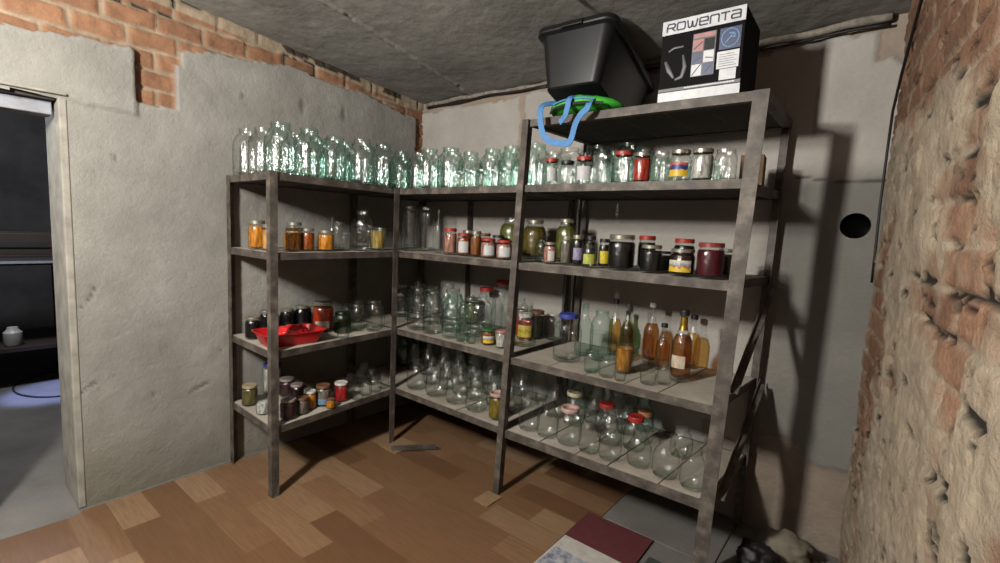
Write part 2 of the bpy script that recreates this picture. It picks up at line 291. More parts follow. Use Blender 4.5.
ITEMS = [
('S1', 'big', 0.432, -1.297, 0.0727, 0.24, None, None, None, 'green', 'jar', 'first large empty jar in front row, side rack top jar shelf, from the doorway end', 'large empty jars in the front row, side rack top jar shelf'),
('S1', 'big', 0.428, -1.148, 0.0704, 0.241, None, None, None, 'green', 'jar', 'second large empty jar in front row, side rack top jar shelf, from the doorway end', 'large empty jars in the front row, side rack top jar shelf'),
('S1', 'big', 0.418, -0.998, 0.0746, 0.229, None, None, None, 'green', 'jar', 'third large empty jar in front row, side rack top jar shelf, from the doorway end', 'large empty jars in the front row, side rack top jar shelf'),
('S1', 'big', 0.436, -0.844, 0.0745, 0.242, None, None, None, 'clear', 'jar', 'fourth large empty jar in front row, side rack top jar shelf, from the doorway end', 'large empty jars in the front row, side rack top jar shelf'),
('S1', 'big', 0.428, -0.693, 0.0707, 0.241, None, None, None, 'green', 'jar', 'fifth large empty jar in front row, side rack top jar shelf, from the doorway end', 'large empty jars in the front row, side rack top jar shelf'),
('S1', 'big', 0.264, -1.295, 0.0754, 0.231, None, None, None, 'clear', 'jar', 'large empty jar behind the front row, top jar shelf of the side rack', 'large empty jars behind the front row, side rack top jar shelf'),
('S1', 'big', 0.278, -1.14, 0.0741, 0.235, None, None, None, 'clear', 'jar', 'large empty jar behind the front row, top jar shelf of the side rack', 'large empty jars behind the front row, side rack top jar shelf'),
('S1', 'big', 0.24, -0.992, 0.0721, 0.24, None, None, None, 'green', 'jar', 'large empty jar behind the front row, top jar shelf of the side rack', 'large empty jars behind the front row, side rack top jar shelf'),
('S1', 'big', 0.281, -0.846, 0.0741, 0.239, None, None, None, 'green', 'jar', 'large empty jar behind the front row, top jar shelf of the side rack', 'large empty jars behind the front row, side rack top jar shelf'),
('S1', 'big', 0.271, -0.694, 0.0721, 0.242, None, None, None, 'green', 'jar', 'large empty jar behind the front row, top jar shelf of the side rack', 'large empty jars behind the front row, side rack top jar shelf'),
('S1', 'big', 0.088, -1.297, 0.0731, 0.243, None, None, None, 'clear', 'jar', 'large empty jar behind the front row, top jar shelf of the side rack', 'large empty jars behind the front row, side rack top jar shelf'),
('S1', 'big', 0.127, -1.151, 0.0717, 0.241, None, None, None, 'clear', 'jar', 'large empty jar behind the front row, top jar shelf of the side rack', 'large empty jars behind the front row, side rack top jar shelf'),
('S1', 'big', 0.089, -1.005, 0.074, 0.231, None, None, None, 'clear', 'jar', 'large empty jar behind the front row, top jar shelf of the side rack', 'large empty jars behind the front row, side rack top jar shelf'),
('S1', 'big', 0.09, -0.85, 0.0747, 0.24, None, None, None, 'clear', 'jar', 'large empty jar behind the front row, top jar shelf of the side rack', 'large empty jars behind the front row, side rack top jar shelf'),
('S1', 'big', 0.118, -0.697, 0.075, 0.237, None, None, None, 'clear', 'jar', 'large empty jar behind the front row, top jar shelf of the side rack', 'large empty jars behind the front row, side rack top jar shelf'),
('M1', 'big', 0.594, -0.488, 0.0744, 0.234, None, None, None, 'green', 'jar', 'first large empty jar in front row, corner rack top jar shelf, from the corner post', 'large empty jars in the front row, corner rack top jar shelf'),
('M1', 'big', 0.749, -0.469, 0.0755, 0.233, None, None, None, 'green', 'jar', 'second large empty jar in front row, corner rack top jar shelf, from the corner post', 'large empty jars in the front row, corner rack top jar shelf'),
('M1', 'big', 0.128, -0.455, 0.0778, 0.23, None, None, None, 'clear', 'jar', 'large empty jar behind the front row, top jar shelf of the corner rack', 'large empty jars behind the front row, corner rack top jar shelf'),
('M1', 'big', 0.127, -0.292, 0.0775, 0.239, None, None, None, 'green', 'jar', 'large empty jar behind the front row, top jar shelf of the corner rack', 'large empty jars behind the front row, corner rack top jar shelf'),
('M1', 'big', 0.129, -0.127, 0.0773, 0.231, None, None, None, 'clear', 'jar', 'large empty jar behind the front row, top jar shelf of the corner rack', 'large empty jars behind the front row, corner rack top jar shelf'),
('M1', 'big', 0.289, -0.445, 0.0772, 0.245, None, None, None, 'green', 'jar', 'large empty jar behind the front row, top jar shelf of the corner rack', 'large empty jars behind the front row, corner rack top jar shelf'),
('M1', 'big', 0.287, -0.286, 0.0762, 0.237, None, None, None, 'clear', 'jar', 'large empty jar behind the front row, top jar shelf of the corner rack', 'large empty jars behind the front row, corner rack top jar shelf'),
('M1', 'big', 0.29, -0.127, 0.075, 0.229, None, None, None, 'green', 'jar', 'large empty jar behind the front row, top jar shelf of the corner rack', 'large empty jars behind the front row, corner rack top jar shelf'),
('M1', 'big', 0.447, -0.438, 0.075, 0.234, None, None, None, 'clear', 'jar', 'large empty jar behind the front row, top jar shelf of the corner rack', 'large empty jars behind the front row, corner rack top jar shelf'),
('M1', 'big', 0.446, -0.281, 0.0762, 0.241, None, None, None, 'clear', 'jar', 'large empty jar behind the front row, top jar shelf of the corner rack', 'large empty jars behind the front row, corner rack top jar shelf'),
('M1', 'big', 0.446, -0.124, 0.0743, 0.23, None, None, None, 'clear', 'jar', 'large empty jar behind the front row, top jar shelf of the corner rack', 'large empty jars behind the front row, corner rack top jar shelf'),
('M1', 'big', 0.602, -0.137, 0.0769, 0.235, None, None, None, 'clear', 'jar', 'large empty jar behind the front row, top jar shelf of the corner rack', 'large empty jars behind the front row, corner rack top jar shelf'),
('M1', 'big', 0.602, -0.295, 0.0752, 0.245, None, None, None, 'clear', 'jar', 'large empty jar behind the front row, top jar shelf of the corner rack', 'large empty jars behind the front row, corner rack top jar shelf'),
('M1', 'big', 0.759, -0.126, 0.0741, 0.243, None, None, None, 'clear', 'jar', 'large empty jar behind the front row, top jar shelf of the corner rack', 'large empty jars behind the front row, corner rack top jar shelf'),
('M1', 'big', 0.757, -0.31, 0.0744, 0.233, None, None, None, 'green', 'jar', 'large empty jar behind the front row, top jar shelf of the corner rack', 'large empty jars behind the front row, corner rack top jar shelf'),
('M1', 'big', 0.914, -0.133, 0.0754, 0.244, None, None, None, 'green', 'jar', 'large empty jar behind the front row, top jar shelf of the corner rack', 'large empty jars behind the front row, corner rack top jar shelf'),
('M1', 'big', 0.913, -0.291, 0.0765, 0.242, None, None, None, 'green', 'jar', 'large empty jar behind the front row, top jar shelf of the corner rack', 'large empty jars behind the front row, corner rack top jar shelf'),
('M1', 'big', 1.07, -0.125, 0.0746, 0.234, None, None, None, 'clear', 'jar', 'large empty jar behind the front row, top jar shelf of the corner rack', 'large empty jars behind the front row, corner rack top jar shelf'),
('M1', 'big', 1.069, -0.312, 0.0745, 0.243, None, None, None, 'green', 'jar', 'large empty jar behind the front row, top jar shelf of the corner rack', 'large empty jars behind the front row, corner rack top jar shelf'),
('M1', 'big', 1.225, -0.137, 0.075, 0.232, None, None, None, 'clear', 'jar', 'large empty jar behind the front row, top jar shelf of the corner rack', 'large empty jars behind the front row, corner rack top jar shelf'),
('M1', 'big', 1.224, -0.294, 0.0761, 0.244, None, None, None, 'green', 'jar', 'large empty jar behind the front row, top jar shelf of the corner rack', 'large empty jars behind the front row, corner rack top jar shelf'),
('M1', 'jar', 0.863, -0.503, 0.0382, 0.098, None, None, None, 'clear', 'jar', 'first small empty jar in front row, corner rack top jar shelf, from the corner post', 'small empty jars in the front row, corner rack top jar shelf'),
('M1', 'jar', 0.944, -0.494, 0.0385, 0.097, None, None, None, 'clear', 'jar', 'second small empty jar in front row, corner rack top jar shelf, from the corner post', 'small empty jars in the front row, corner rack top jar shelf'),
('M1', 'jar', 1.024, -0.5, 0.0379, 0.096, None, None, None, 'green', 'jar', 'third small empty jar in front row, corner rack top jar shelf, from the corner post', 'small empty jars in the front row, corner rack top jar shelf'),
('M1', 'jar', 1.104, -0.501, 0.0371, 0.094, None, None, None, 'clear', 'jar', 'fourth small empty jar in front row, corner rack top jar shelf, from the corner post', 'small empty jars in the front row, corner rack top jar shelf'),
('M1', 'jar', 1.184, -0.505, 0.0382, 0.095, None, None, None, 'green', 'jar', 'fifth small empty jar in front row, corner rack top jar shelf, from the corner post', 'small empty jars in the front row, corner rack top jar shelf'),
('M1', 'jar', 1.263, -0.496, 0.0371, 0.098, None, None, None, 'green', 'jar', 'sixth small empty jar in front row, corner rack top jar shelf, from the corner post', 'small empty jars in the front row, corner rack top jar shelf'),
('M1', 'jar', 0.897, -0.416, 0.0367, 0.095, None, None, None, 'green', 'jar', 'small empty jar behind the front row, top jar shelf of the corner rack', 'small empty jars behind the front row, corner rack top jar shelf'),
('M1', 'jar', 0.983, -0.416, 0.0372, 0.092, None, None, None, 'green', 'jar', 'small empty jar behind the front row, top jar shelf of the corner rack', 'small empty jars behind the front row, corner rack top jar shelf'),
('M1', 'jar', 1.073, -0.429, 0.0369, 0.094, None, None, None, 'clear', 'jar', 'small empty jar behind the front row, top jar shelf of the corner rack', 'small empty jars behind the front row, corner rack top jar shelf'),
('M1', 'jar', 1.156, -0.417, 0.0367, 0.094, None, None, None, 'clear', 'jar', 'small empty jar behind the front row, top jar shelf of the corner rack', 'small empty jars behind the front row, corner rack top jar shelf'),
('M1', 'jar', 1.238, -0.416, 0.0378, 0.094, None, None, None, 'green', 'jar', 'small empty jar behind the front row, top jar shelf of the corner rack', 'small empty jars behind the front row, corner rack top jar shelf'),
('T1', 'jar', 1.393, -0.5, 0.0218, 0.112, None, None, None, 'clear', 'jar', 'small empty jar without a lid in the front row, tall rack top jar shelf', 'small empty jars in the front row, tall rack top jar shelf'),
('T1', 'jar', 1.456, -0.5, 0.031, 0.123, None, 'red', 'white', 'clear', 'jar', 'small jar with red lid and white label nearest the inner post, top jar row', None),
('T1', 'jar', 1.544, -0.5, 0.0326, 0.109, None, 'black', None, 'clear', 'jar', 'small clear jar with dark lid between two red-lidded labelled jars on the top jar row', None),
('T1', 'jar', 1.633, -0.5, 0.0386, 0.121, None, 'red', 'white', 'clear', 'jar', 'squat clear jar with red lid and wide white label in the top jar row', None),
('T1', 'jar', 1.723, -0.5, 0.0354, 0.133, None, None, None, 'clear', 'jar', 'open clear jar between two red-lidded jars below the middle of the high shelf', None),
('T1', 'jar', 1.822, -0.5, 0.0408, 0.131, None, 'red', None, 'clear', 'jar', 'clear unlabelled jar with bright red lid beside the jar of red preserve', None),
('T1', 'jar', 1.906, -0.5, 0.0355, 0.121, 'red', 'tin', None, 'clear', 'jar', 'small jar of orange-red preserve under the open top shelf, tin lid', None),
('T1', 'jar', 1.982, -0.5, 0.0365, 0.127, None, None, None, 'clear', 'jar', 'clear ribbed empty jar between the red preserve and the blue-yellow labelled jar', None),
('T1', 'jar', 2.063, -0.5, 0.0394, 0.121, None, 'tin', 'blueyellow', 'clear', 'jar', 'jar with blue and yellow label in the top jar row of the tall rack', None),
('T1', 'jar', 2.147, -0.5, 0.0402, 0.119, 'white', 'tin', None, 'clear', 'jar', 'jar of whitish contents next to the last empty jar by the outer post', None),
('T1', 'jar', 2.231, -0.5, 0.039, 0.116, None, None, None, 'clear', 'jar', 'empty clear jar closest to the outer post of the tall rack, top jar row', None),
('T1', 'big', 1.449, -0.148, 0.0757, 0.205, None, None, None, 'clear', 'jar', 'large empty jar behind the front row, top jar shelf of the tall rack', 'large empty jars behind the front row, tall rack top jar shelf'),
('T1', 'big', 1.45, -0.332, 0.0779, 0.202, None, None, None, 'clear', 'jar', 'large empty jar behind the front row, top jar shelf of the tall rack', 'large empty jars behind the front row, tall rack top jar shelf'),
('T1', 'big', 1.607, -0.152, 0.0763, 0.198, None, None, None, 'green', 'jar', 'large empty jar behind the front row, top jar shelf of the tall rack', 'large empty jars behind the front row, tall rack top jar shelf'),
('T1', 'big', 1.609, -0.324, 0.0752, 0.204, None, None, None, 'green', 'jar', 'large empty jar behind the front row, top jar shelf of the tall rack', 'large empty jars behind the front row, tall rack top jar shelf'),
('T1', 'big', 1.766, -0.146, 0.0763, 0.197, None, None, None, 'green', 'jar', 'large empty jar behind the front row, top jar shelf of the tall rack', 'large empty jars behind the front row, tall rack top jar shelf'),
('T1', 'big', 1.767, -0.329, 0.0761, 0.203, None, None, None, 'green', 'jar', 'large empty jar behind the front row, top jar shelf of the tall rack', 'large empty jars behind the front row, tall rack top jar shelf'),
('T1', 'jar', 1.929, -0.205, 0.0414, 0.11, None, None, None, 'clear', 'jar', 'small empty jar behind the front row, top jar shelf of the tall rack', 'small empty jars behind the front row, tall rack top jar shelf'),
('T1', 'jar', 1.934, -0.315, 0.0409, 0.109, None, None, None, 'clear', 'jar', 'small empty jar behind the front row, top jar shelf of the tall rack', 'small empty jars behind the front row, tall rack top jar shelf'),
('T1', 'jar', 2.034, -0.204, 0.0426, 0.112, None, None, None, 'green', 'jar', 'small empty jar behind the front row, top jar shelf of the tall rack', 'small empty jars behind the front row, tall rack top jar shelf'),
('T1', 'jar', 2.034, -0.321, 0.0422, 0.106, None, None, None, 'green', 'jar', 'small empty jar behind the front row, top jar shelf of the tall rack', 'small empty jars behind the front row, tall rack top jar shelf'),
('T1', 'jar', 2.135, -0.199, 0.0425, 0.108, None, None, None, 'clear', 'jar', 'small empty jar behind the front row, top jar shelf of the tall rack', 'small empty jars behind the front row, tall rack top jar shelf'),
('T1', 'jar', 2.132, -0.321, 0.0409, 0.109, None, None, None, 'green', 'jar', 'small empty jar behind the front row, top jar shelf of the tall rack', 'small empty jars behind the front row, tall rack top jar shelf'),
('S2', 'jar', 0.25, -1.33, 0.04, 0.141, 'orange', 'tin', None, 'clear', 'jar', 'tall jar of orange preserve nearest the wall at the doorway end of the side rack', None),
('S2', 'jar', 0.4, -1.339, 0.0313, 0.125, 'orangemix', 'tin', None, 'clear', 'jar', "shorter jar of speckled yellow-orange salad beside the rack's doorway post, second shelf", None),
('S2', 'jar', 0.43, -1.24, 0.0374, 0.112, 'orange', 'tin', None, 'clear', 'jar', 'orange preserve jar just past the doorway post, in front of a taller jar', None),
('S2', 'jar', 0.22, -1.119, 0.0409, 0.141, 'orangemix', 'tin', None, 'clear', 'jar', 'taller orange jar rising behind the others just past the doorway post', None),
('S2', 'jar', 0.42, -1.155, 0.036, 0.114, 'orangedark', 'tin', None, 'clear', 'jar', 'darker orange preserve jar in the middle of the second shelf row, side rack', None),
('S2', 'jar', 0.43, -1.055, 0.0423, 0.107, 'orange', 'tin', None, 'clear', 'jar', 'last orange preserve jar before the empty glassware, second shelf of side rack', None),
('S2', 'jar', 0.3, -0.901, 0.0343, 0.158, None, None, None, 'clear', 'jar', 'clear jar directly behind the last orange preserve on the side rack', None),
('S2', 'bottle', 0.12, -0.828, 0.0182, 0.187, None, None, None, 'clear', 'bottle', 'thin clear bottle standing by the wall behind the orange jars', None),
('S2', 'jar', 0.4, -0.921, 0.0305, 0.099, None, None, None, 'clear', 'jar', 'small clear jar between the orange preserves and the two-litre jar', None),
('S2', 'big', 0.4, -0.811, 0.0601, 0.226, None, None, None, 'clear', 'jar', 'tall wide clear jar standing free on the second shelf of side rack', None),
('S2', 'tumbler', 0.36, -0.671, 0.0488, 0.135, 'gold', None, None, 'clear', 'glass', 'glass holding golden contents next to the corner post, second shelf', None),
('S2', 'bottle', 0.19, -0.652, 0.0295, 0.239, None, None, None, 'clear', 'bottle', 'clear bottle with narrow neck behind the golden glass by the corner post', None),
('S2', 'jar', 0.26, -0.661, 0.0376, 0.144, None, None, None, 'clear', 'jar', 'clear jar tucked behind the golden glass, second shelf of side rack', None),
('M2', 'tall', 0.406, -0.47, 0.047, 0.277, None, None, None, 'clear', 'jar', 'tall straight clear jar first past the corner post, second shelf', None),
('M2', 'tall', 0.432, -0.36, 0.0546, 0.278, None, None, None, 'clear', 'jar', 'second tall straight clear jar near the corner, behind the first', None),
('M2', 'tall', 0.109, -0.2, 0.0497, 0.281, None, None, None, 'clear', 'jar', 'tall clear jar deepest in the rack corner on the second shelf', None),
('M2', 'bottle', 0.656, -0.46, 0.0209, 0.255, None, None, None, 'clear', 'bottle', 'slim clear bottle beside the pink red-lidded jar on the second shelf', None),
('M2', 'jar', 0.797, -0.5, 0.0371, 0.146, 'pink', 'red', None, 'clear', 'jar', 'tall narrow jar of pink contents with red lid, corner rack', None),
('M2', 'jar', 0.903, -0.502, 0.0362, 0.122, 'orangedark', 'red', 'white', 'clear', 'jar', 'red-lidded jar with white label right beside the pink jar', None),
('M2', 'jar', 0.965, -0.468, 0.0305, 0.136, 'amber', 'tin', None, 'clear', 'jar', 'small amber jar between two white-labelled jars on the corner rack', None),
('M2', 'jar', 1.082, -0.5, 0.0401, 0.102, 'pink', 'red', 'white', 'clear', 'jar', "middle white-labelled red-lidded jar on the corner rack's second shelf", None),
('M2', 'jar', 1.191, -0.5, 0.0416, 0.097, 'pink', 'red', 'white', 'clear', 'jar', 'white-labelled red-lidded jar touching the inner post of the tall rack', None),
('M2', 'jar', 0.779, -0.33, 0.0361, 0.139, 'dark', 'tin', None, 'clear', 'jar', 'dark preserve jar with tin lid behind the amber jar, corner rack', None),
('M2', 'jar', 0.915, -0.34, 0.0378, 0.126, 'amber', 'brown', None, 'clear', 'jar', 'amber jar with brown lid behind the middle white-labelled jar', None),
('M2', 'jar', 1.036, -0.36, 0.0338, 0.119, 'dark', 'black', None, 'clear', 'jar', 'dark jar with black lid behind the white-labelled jars', None),
('M2', 'big', 1.02, -0.22, 0.0705, 0.226, 'pickle', None, None, 'clear', 'jar', "large jar of green pickles just behind the tall rack's inner post", None),
('M2', 'big', 1.185, -0.22, 0.068, 0.212, 'picklebrown', 'tin', None, 'clear', 'jar', 'large jar of brownish-green pickles, tall rack, second shelf', None),
('T2', 'big', 1.414, -0.26, 0.0539, 0.219, 'pickle', 'tin', None, 'clear', 'jar', 'large jar of bright green pickles farthest from the inner post', None),
('M2', 'jar', 1.275, -0.5, 0.0251, 0.103, 'white', None, 'white', 'clear', 'jar', 'jar with a white label showing just past the inner post, tall rack', None),
('T2', 'jar', 1.393, -0.45, 0.0329, 0.111, None, None, None, 'green', 'jar', 'small greenish empty jar in front of the brownish pickles', None),
('T2', 'jar', 1.474, -0.5, 0.0314, 0.101, 'pink', 'tin', 'whitehalf', 'clear', 'jar', 'jar with half white label and pink contents in front of bright green pickles', None),
('T2', 'jar', 1.557, -0.49, 0.0261, 0.133, 'grey', 'tin', None, 'clear', 'jar', 'small jar of grey contents with tin lid, tall rack', None),
('T2', 'jar', 1.612, -0.48, 0.0258, 0.14, 'dark', 'tin', 'lilac', 'clear', 'jar', 'small dark jar with lilac label, tall rack, second shelf', None),
('T2', 'jar', 1.69, -0.51, 0.0317, 0.102, None, None, 'yellowgreen', 'clear', 'jar', 'clear jar with yellow-green label beside the lilac-labelled jar', None),
('T2', 'jar', 1.598, -0.33, 0.0272, 0.138, 'dark', 'black', None, 'clear', 'jar', 'dark jar with black lid behind the yellow-green labelled jar', None),
('T2', 'jar', 1.734, -0.45, 0.0251, 0.128, 'dark', 'black', 'yellow', 'clear', 'jar', 'dark jar with bright yellow label beside the largest black jam jar', None),
('T2', 'jar', 1.831, -0.48, 0.058, 0.149, 'black', 'tin', None, 'clear', 'jar', 'widest black jam jar with a tin lid, tall rack, second shelf', None),
('T2', 'jar', 1.872, -0.3, 0.0394, 0.15, 'black', 'red', None, 'clear', 'jar', 'dark jam jar with red lid behind the tin-lidded ones', None),
('T2', 'jar', 1.97, -0.49, 0.0441, 0.113, 'black', 'tin', None, 'clear', 'jar', 'dark jam jar with tin lid in front of the red-lidded one', None),
('T2', 'jar', 2.041, -0.3, 0.0442, 0.144, 'black', 'red', None, 'clear', 'jar', 'red-lidded dark jar behind the jar with fruit label', None),
('T2', 'jar', 2.102, -0.5, 0.0481, 0.104, 'darkred', 'tin', 'fruit', 'clear', 'jar', 'dark red jar with yellow, blue and red fruit label', None),
('T2', 'jar', 2.208, -0.5, 0.0503, 0.133, 'beet', 'redtin', None, 'clear', 'jar', 'large jar of beetroot-red preserve near the outer post of tall rack', None),
('T2', 'jar', 2.229, -0.32, 0.0414, 0.111, 'black', 'tin', None, 'clear', 'jar', 'dark jam jar half hidden behind the outer post, second shelf', None),
('T2', 'jar', 1.963, -0.32, 0.0314, 0.086, 'black', 'black', None, 'clear', 'jar', 'small black-lidded dark jar in the gap before the fruit-labelled jar', None),
('S3', 'jar', 0.201, -1.332, 0.0385, 0.113, 'black', 'tin', None, 'clear', 'jar', 'dark jam jar nearest the wall at the doorway end, third shelf', None),
('S3', 'jar', 0.049, -1.193, 0.034, 0.11, 'black', 'tin', None, 'clear', 'jar', 'dark jam jar behind the doorway post on the third shelf', None),
('S3', 'jar', 0.053, -1.074, 0.0382, 0.11, 'black', 'tin', None, 'clear', 'jar', 'dark jam jar right behind the red tray, nearest the doorway post', None),
('S3', 'jar', 0.057, -0.985, 0.0399, 0.12, 'black', 'tin', None, 'clear', 'jar', 'dark jam jar behind the middle of the red tray', None),
('S3', 'jar', 0.052, -0.904, 0.0367, 0.105, 'black', 'tin', None, 'clear', 'jar', 'dark jam jar between the red tray and the tomato jar', None),
('S3', 'jar', 0.251, -0.962, 0.058, 0.168, 'tomato', 'tin', 'whitelow', 'clear', 'jar', 'jar of red-orange tomato preserve behind the end of the red tray', None),
('S3', 'jar', 0.357, -0.905, 0.0481, 0.118, None, None, None, 'bottlegreen', 'jar', 'green glass jar beside the tomato preserve, third shelf', None),
('S3', 'jar', 0.361, -0.808, 0.0434, 0.151, None, None, None, 'clear', 'jar', 'first small empty jar in front row, side rack third shelf, from the doorway end', 'small empty jars in the front row, side rack third shelf'),
('S3', 'jar', 0.424, -0.737, 0.0471, 0.177, None, None, None, 'clear', 'jar', 'second small empty jar in front row, side rack third shelf, from the doorway end', 'small empty jars in the front row, side rack third shelf'),
('S3', 'jar', 0.363, -0.665, 0.0426, 0.129, None, None, None, 'clear', 'jar', 'third small empty jar in front row, side rack third shelf, from the doorway end', 'small empty jars in the front row, side rack third shelf'),
('S3', 'jar', 0.162, -0.664, 0.0416, 0.136, None, None, None, 'clear', 'jar', 'small empty jar behind the front row, third shelf of the side rack', 'small empty jars behind the front row, side rack third shelf'),
('S3', 'jar', 0.076, -0.682, 0.0414, 0.11, None, None, None, 'clear', 'jar', 'small empty jar behind the front row, third shelf of the side rack', 'small empty jars behind the front row, side rack third shelf'),
('S3', 'tumbler', 0.476, -0.976, 0.0344, 0.05, None, None, None, 'clear', 'dish', 'low clear glass dish at the front edge of the third shelf, side rack', None),
('S4', 'jar', 0.149, -1.33, 0.0397, 0.107, 'brownveg', 'beige', None, 'clear', 'jar', 'squat jar of brown vegetables with beige lid nearest the wall, bottom shelf', None),
('S4', 'tall', 0.063, -1.167, 0.0483, 0.173, 'white', 'blue', None, 'clear', 'container', 'white container with blue cap behind the doorway post, bottom shelf', None),
('S4', 'jar', 0.32, -1.339, 0.0305, 0.075, 'white', None, None, 'clear', 'jar', 'small white-filled jar at the doorway edge of the bottom shelf', None),
('S4', 'jar', 0.151, -1.126, 0.0423, 0.1, 'purple', 'dust', None, 'clear', 'jar', 'dusty-lidded plum jar at the back of the bottom shelf, side rack', None),
('S4', 'jar', 0.281, -1.135, 0.0356, 0.1, 'dark', 'dust', None, 'clear', 'jar', 'dusty-lidded dark jar second from the doorway post, bottom shelf', None),
('S4', 'jar', 0.465, -1.279, 0.04, 0.1, 'purple', 'dust', None, 'clear', 'jar', 'plum jar at the front edge next to the doorway post, bottom shelf', None),
('S4', 'jar', 0.452, -1.202, 0.0334, 0.085, 'grey', 'brown', None, 'clear', 'jar', 'small grey jar with brown lid beside the plum jars', None),
('S4', 'jar', 0.419, -1.133, 0.0292, 0.095, 'orange', 'white', None, 'clear', 'jar', 'small white-lidded jar of orange contents, bottom shelf of side rack', None),
('S4', 'jar', 0.418, -1.059, 0.0402, 0.11, 'grey', 'brown', 'bluelow', 'clear', 'jar', 'jar with brown lid and pale blue label, bottom shelf of side rack', None),
('S4', 'jar', 0.429, -0.955, 0.0389, 0.105, 'strawberry', 'white', None, 'clear', 'jar', 'jar of bright red fruit with white lid on the bottom shelf', None),
('S4', 'jar', 0.486, -1.056, 0.0239, 0.05, 'orange', 'brown', None, 'clear', 'jar', 'tiny orange jar at the shelf edge in front of the blue-labelled jar', None),
('S4', 'jar', 0.468, -0.877, 0.0339, 0.08, None, None, None, 'clear', 'jar', 'first small empty jar in front row, side rack bottom shelf, from the doorway end', 'small empty jars in the front row, side rack bottom shelf'),
('S4', 'jar', 0.445, -0.802, 0.035, 0.085, None, None, None, 'clear', 'jar', 'second small empty jar in front row, side rack bottom shelf, from the doorway end', 'small empty jars in the front row, side rack bottom shelf'),
('S4', 'jar', 0.435, -0.728, 0.0359, 0.09, None, None, None, 'clear', 'jar', 'third small empty jar in front row, side rack bottom shelf, from the doorway end', 'small empty jars in the front row, side rack bottom shelf'),
('S4', 'jar', 0.418, -0.656, 0.0336, 0.09, None, None, None, 'clear', 'jar', 'fourth small empty jar in front row, side rack bottom shelf, from the doorway end', 'small empty jars in the front row, side rack bottom shelf'),
('S4', 'jar', 0.292, -0.737, 0.0366, 0.1, None, None, None, 'clear', 'jar', 'small empty jar behind the front row, bottom shelf of the side rack', 'small empty jars behind the front row, side rack bottom shelf'),
('S4', 'jar', 0.312, -0.66, 0.0377, 0.1, None, None, None, 'clear', 'jar', 'small empty jar behind the front row, bottom shelf of the side rack', 'small empty jars behind the front row, side rack bottom shelf'),
('S4', 'jar', 0.231, -0.664, 0.0388, 0.11, None, None, None, 'clear', 'jar', 'small empty jar behind the front row, bottom shelf of the side rack', 'small empty jars behind the front row, side rack bottom shelf'),
('S4', 'jar', 0.313, -0.82, 0.0356, 0.1, None, None, None, 'clear', 'jar', 'small empty jar behind the front row, bottom shelf of the side rack', 'small empty jars behind the front row, side rack bottom shelf'),
('M3', 'big', 0.549, -0.499, 0.0703, 0.245, None, None, None, 'clear', 'jar', 'first large empty jar in front row, corner rack third shelf, from the corner post', 'large empty jars in the front row, corner rack third shelf'),
('M3', 'big', 0.686, -0.509, 0.0609, 0.244, None, None, None, 'clear', 'jar', 'second large empty jar in front row, corner rack third shelf, from the corner post', 'large empty jars in the front row, corner rack third shelf'),
('M3', 'big', 0.844, -0.517, 0.053, 0.189, None, None, None, 'clear', 'jar', 'third large empty jar in front row, corner rack third shelf, from the corner post', 'large empty jars in the front row, corner rack third shelf'),
('M3', 'big', 0.951, -0.529, 0.0406, 0.218, None, None, None, 'green', 'jar', 'fourth large empty jar in front row, corner rack third shelf, from the corner post', 'large empty jars in the front row, corner rack third shelf'),
('M3', 'tumbler', 1.02, -0.535, 0.0244, 0.07, None, None, None, 'clear', 'glass', 'little clear glass beside the fourth large jar, third shelf of corner rack', None),
('M3', 'jar', 1.095, -0.482, 0.0376, 0.085, 'amber', 'green', 'fruit', 'clear', 'jar', 'small jar with green lid and yellow fruit label, corner rack third shelf', None),
('M3', 'jar', 1.189, -0.486, 0.029, 0.09, 'white', 'pink', None, 'clear', 'jar', "small white jar with pink lid against the tall rack's inner post", None),
('M3', 'jar', 0.642, -0.129, 0.0453, 0.17, 'pickle', 'tin', None, 'clear', 'jar', 'narrow jar of yellow-green pickles in the middle of the corner rack', None),
('M3', 'big', 0.886, -0.115, 0.0595, 0.303, None, 'red', None, 'clear', 'jar', 'tall ribbed clear jar with red lid behind the fruit-labelled jar', None),
('M3', 'big', 0.413, -0.12, 0.07, 0.239, None, None, None, 'clear', 'jar', 'large empty jar behind the front row, third shelf of the corner rack', 'large empty jars behind the front row, corner rack third shelf'),
('M3', 'big', 0.756, -0.114, 0.0644, 0.245, None, 'red', None, 'clear', 'jar', 'second tall clear jar with red lid behind the inner post', None),
('M3', 'big', 0.124, -0.134, 0.0745, 0.224, None, None, None, 'clear', 'jar', 'large empty jar behind the front row, third shelf of the corner rack', 'large empty jars behind the front row, corner rack third shelf'),
('M3', 'big', 0.15, -0.309, 0.0756, 0.224, None, None, None, 'clear', 'jar', 'large empty jar behind the front row, third shelf of the corner rack', 'large empty jars behind the front row, corner rack third shelf'),
('M3', 'big', 0.273, -0.172, 0.0732, 0.222, None, None, None, 'clear', 'jar', 'large empty jar behind the front row, third shelf of the corner rack', 'large empty jars behind the front row, corner rack third shelf'),
('M3', 'big', 0.313, -0.319, 0.074, 0.226, None, None, None, 'clear', 'jar', 'large empty jar behind the front row, third shelf of the corner rack', 'large empty jars behind the front row, corner rack third shelf'),
('M3', 'big', 0.465, -0.324, 0.0721, 0.224, None, None, None, 'clear', 'jar', 'large empty jar behind the front row, third shelf of the corner rack', 'large empty jars behind the front row, corner rack third shelf'),
('M3', 'big', 0.607, -0.27, 0.0742, 0.231, None, None, None, 'clear', 'jar', 'large empty jar behind the front row, third shelf of the corner rack', 'large empty jars behind the front row, corner rack third shelf'),
('M3', 'big', 0.724, -0.373, 0.0751, 0.221, None, None, None, 'green', 'jar', 'large empty jar behind the front row, third shelf of the corner rack', 'large empty jars behind the front row, corner rack third shelf'),
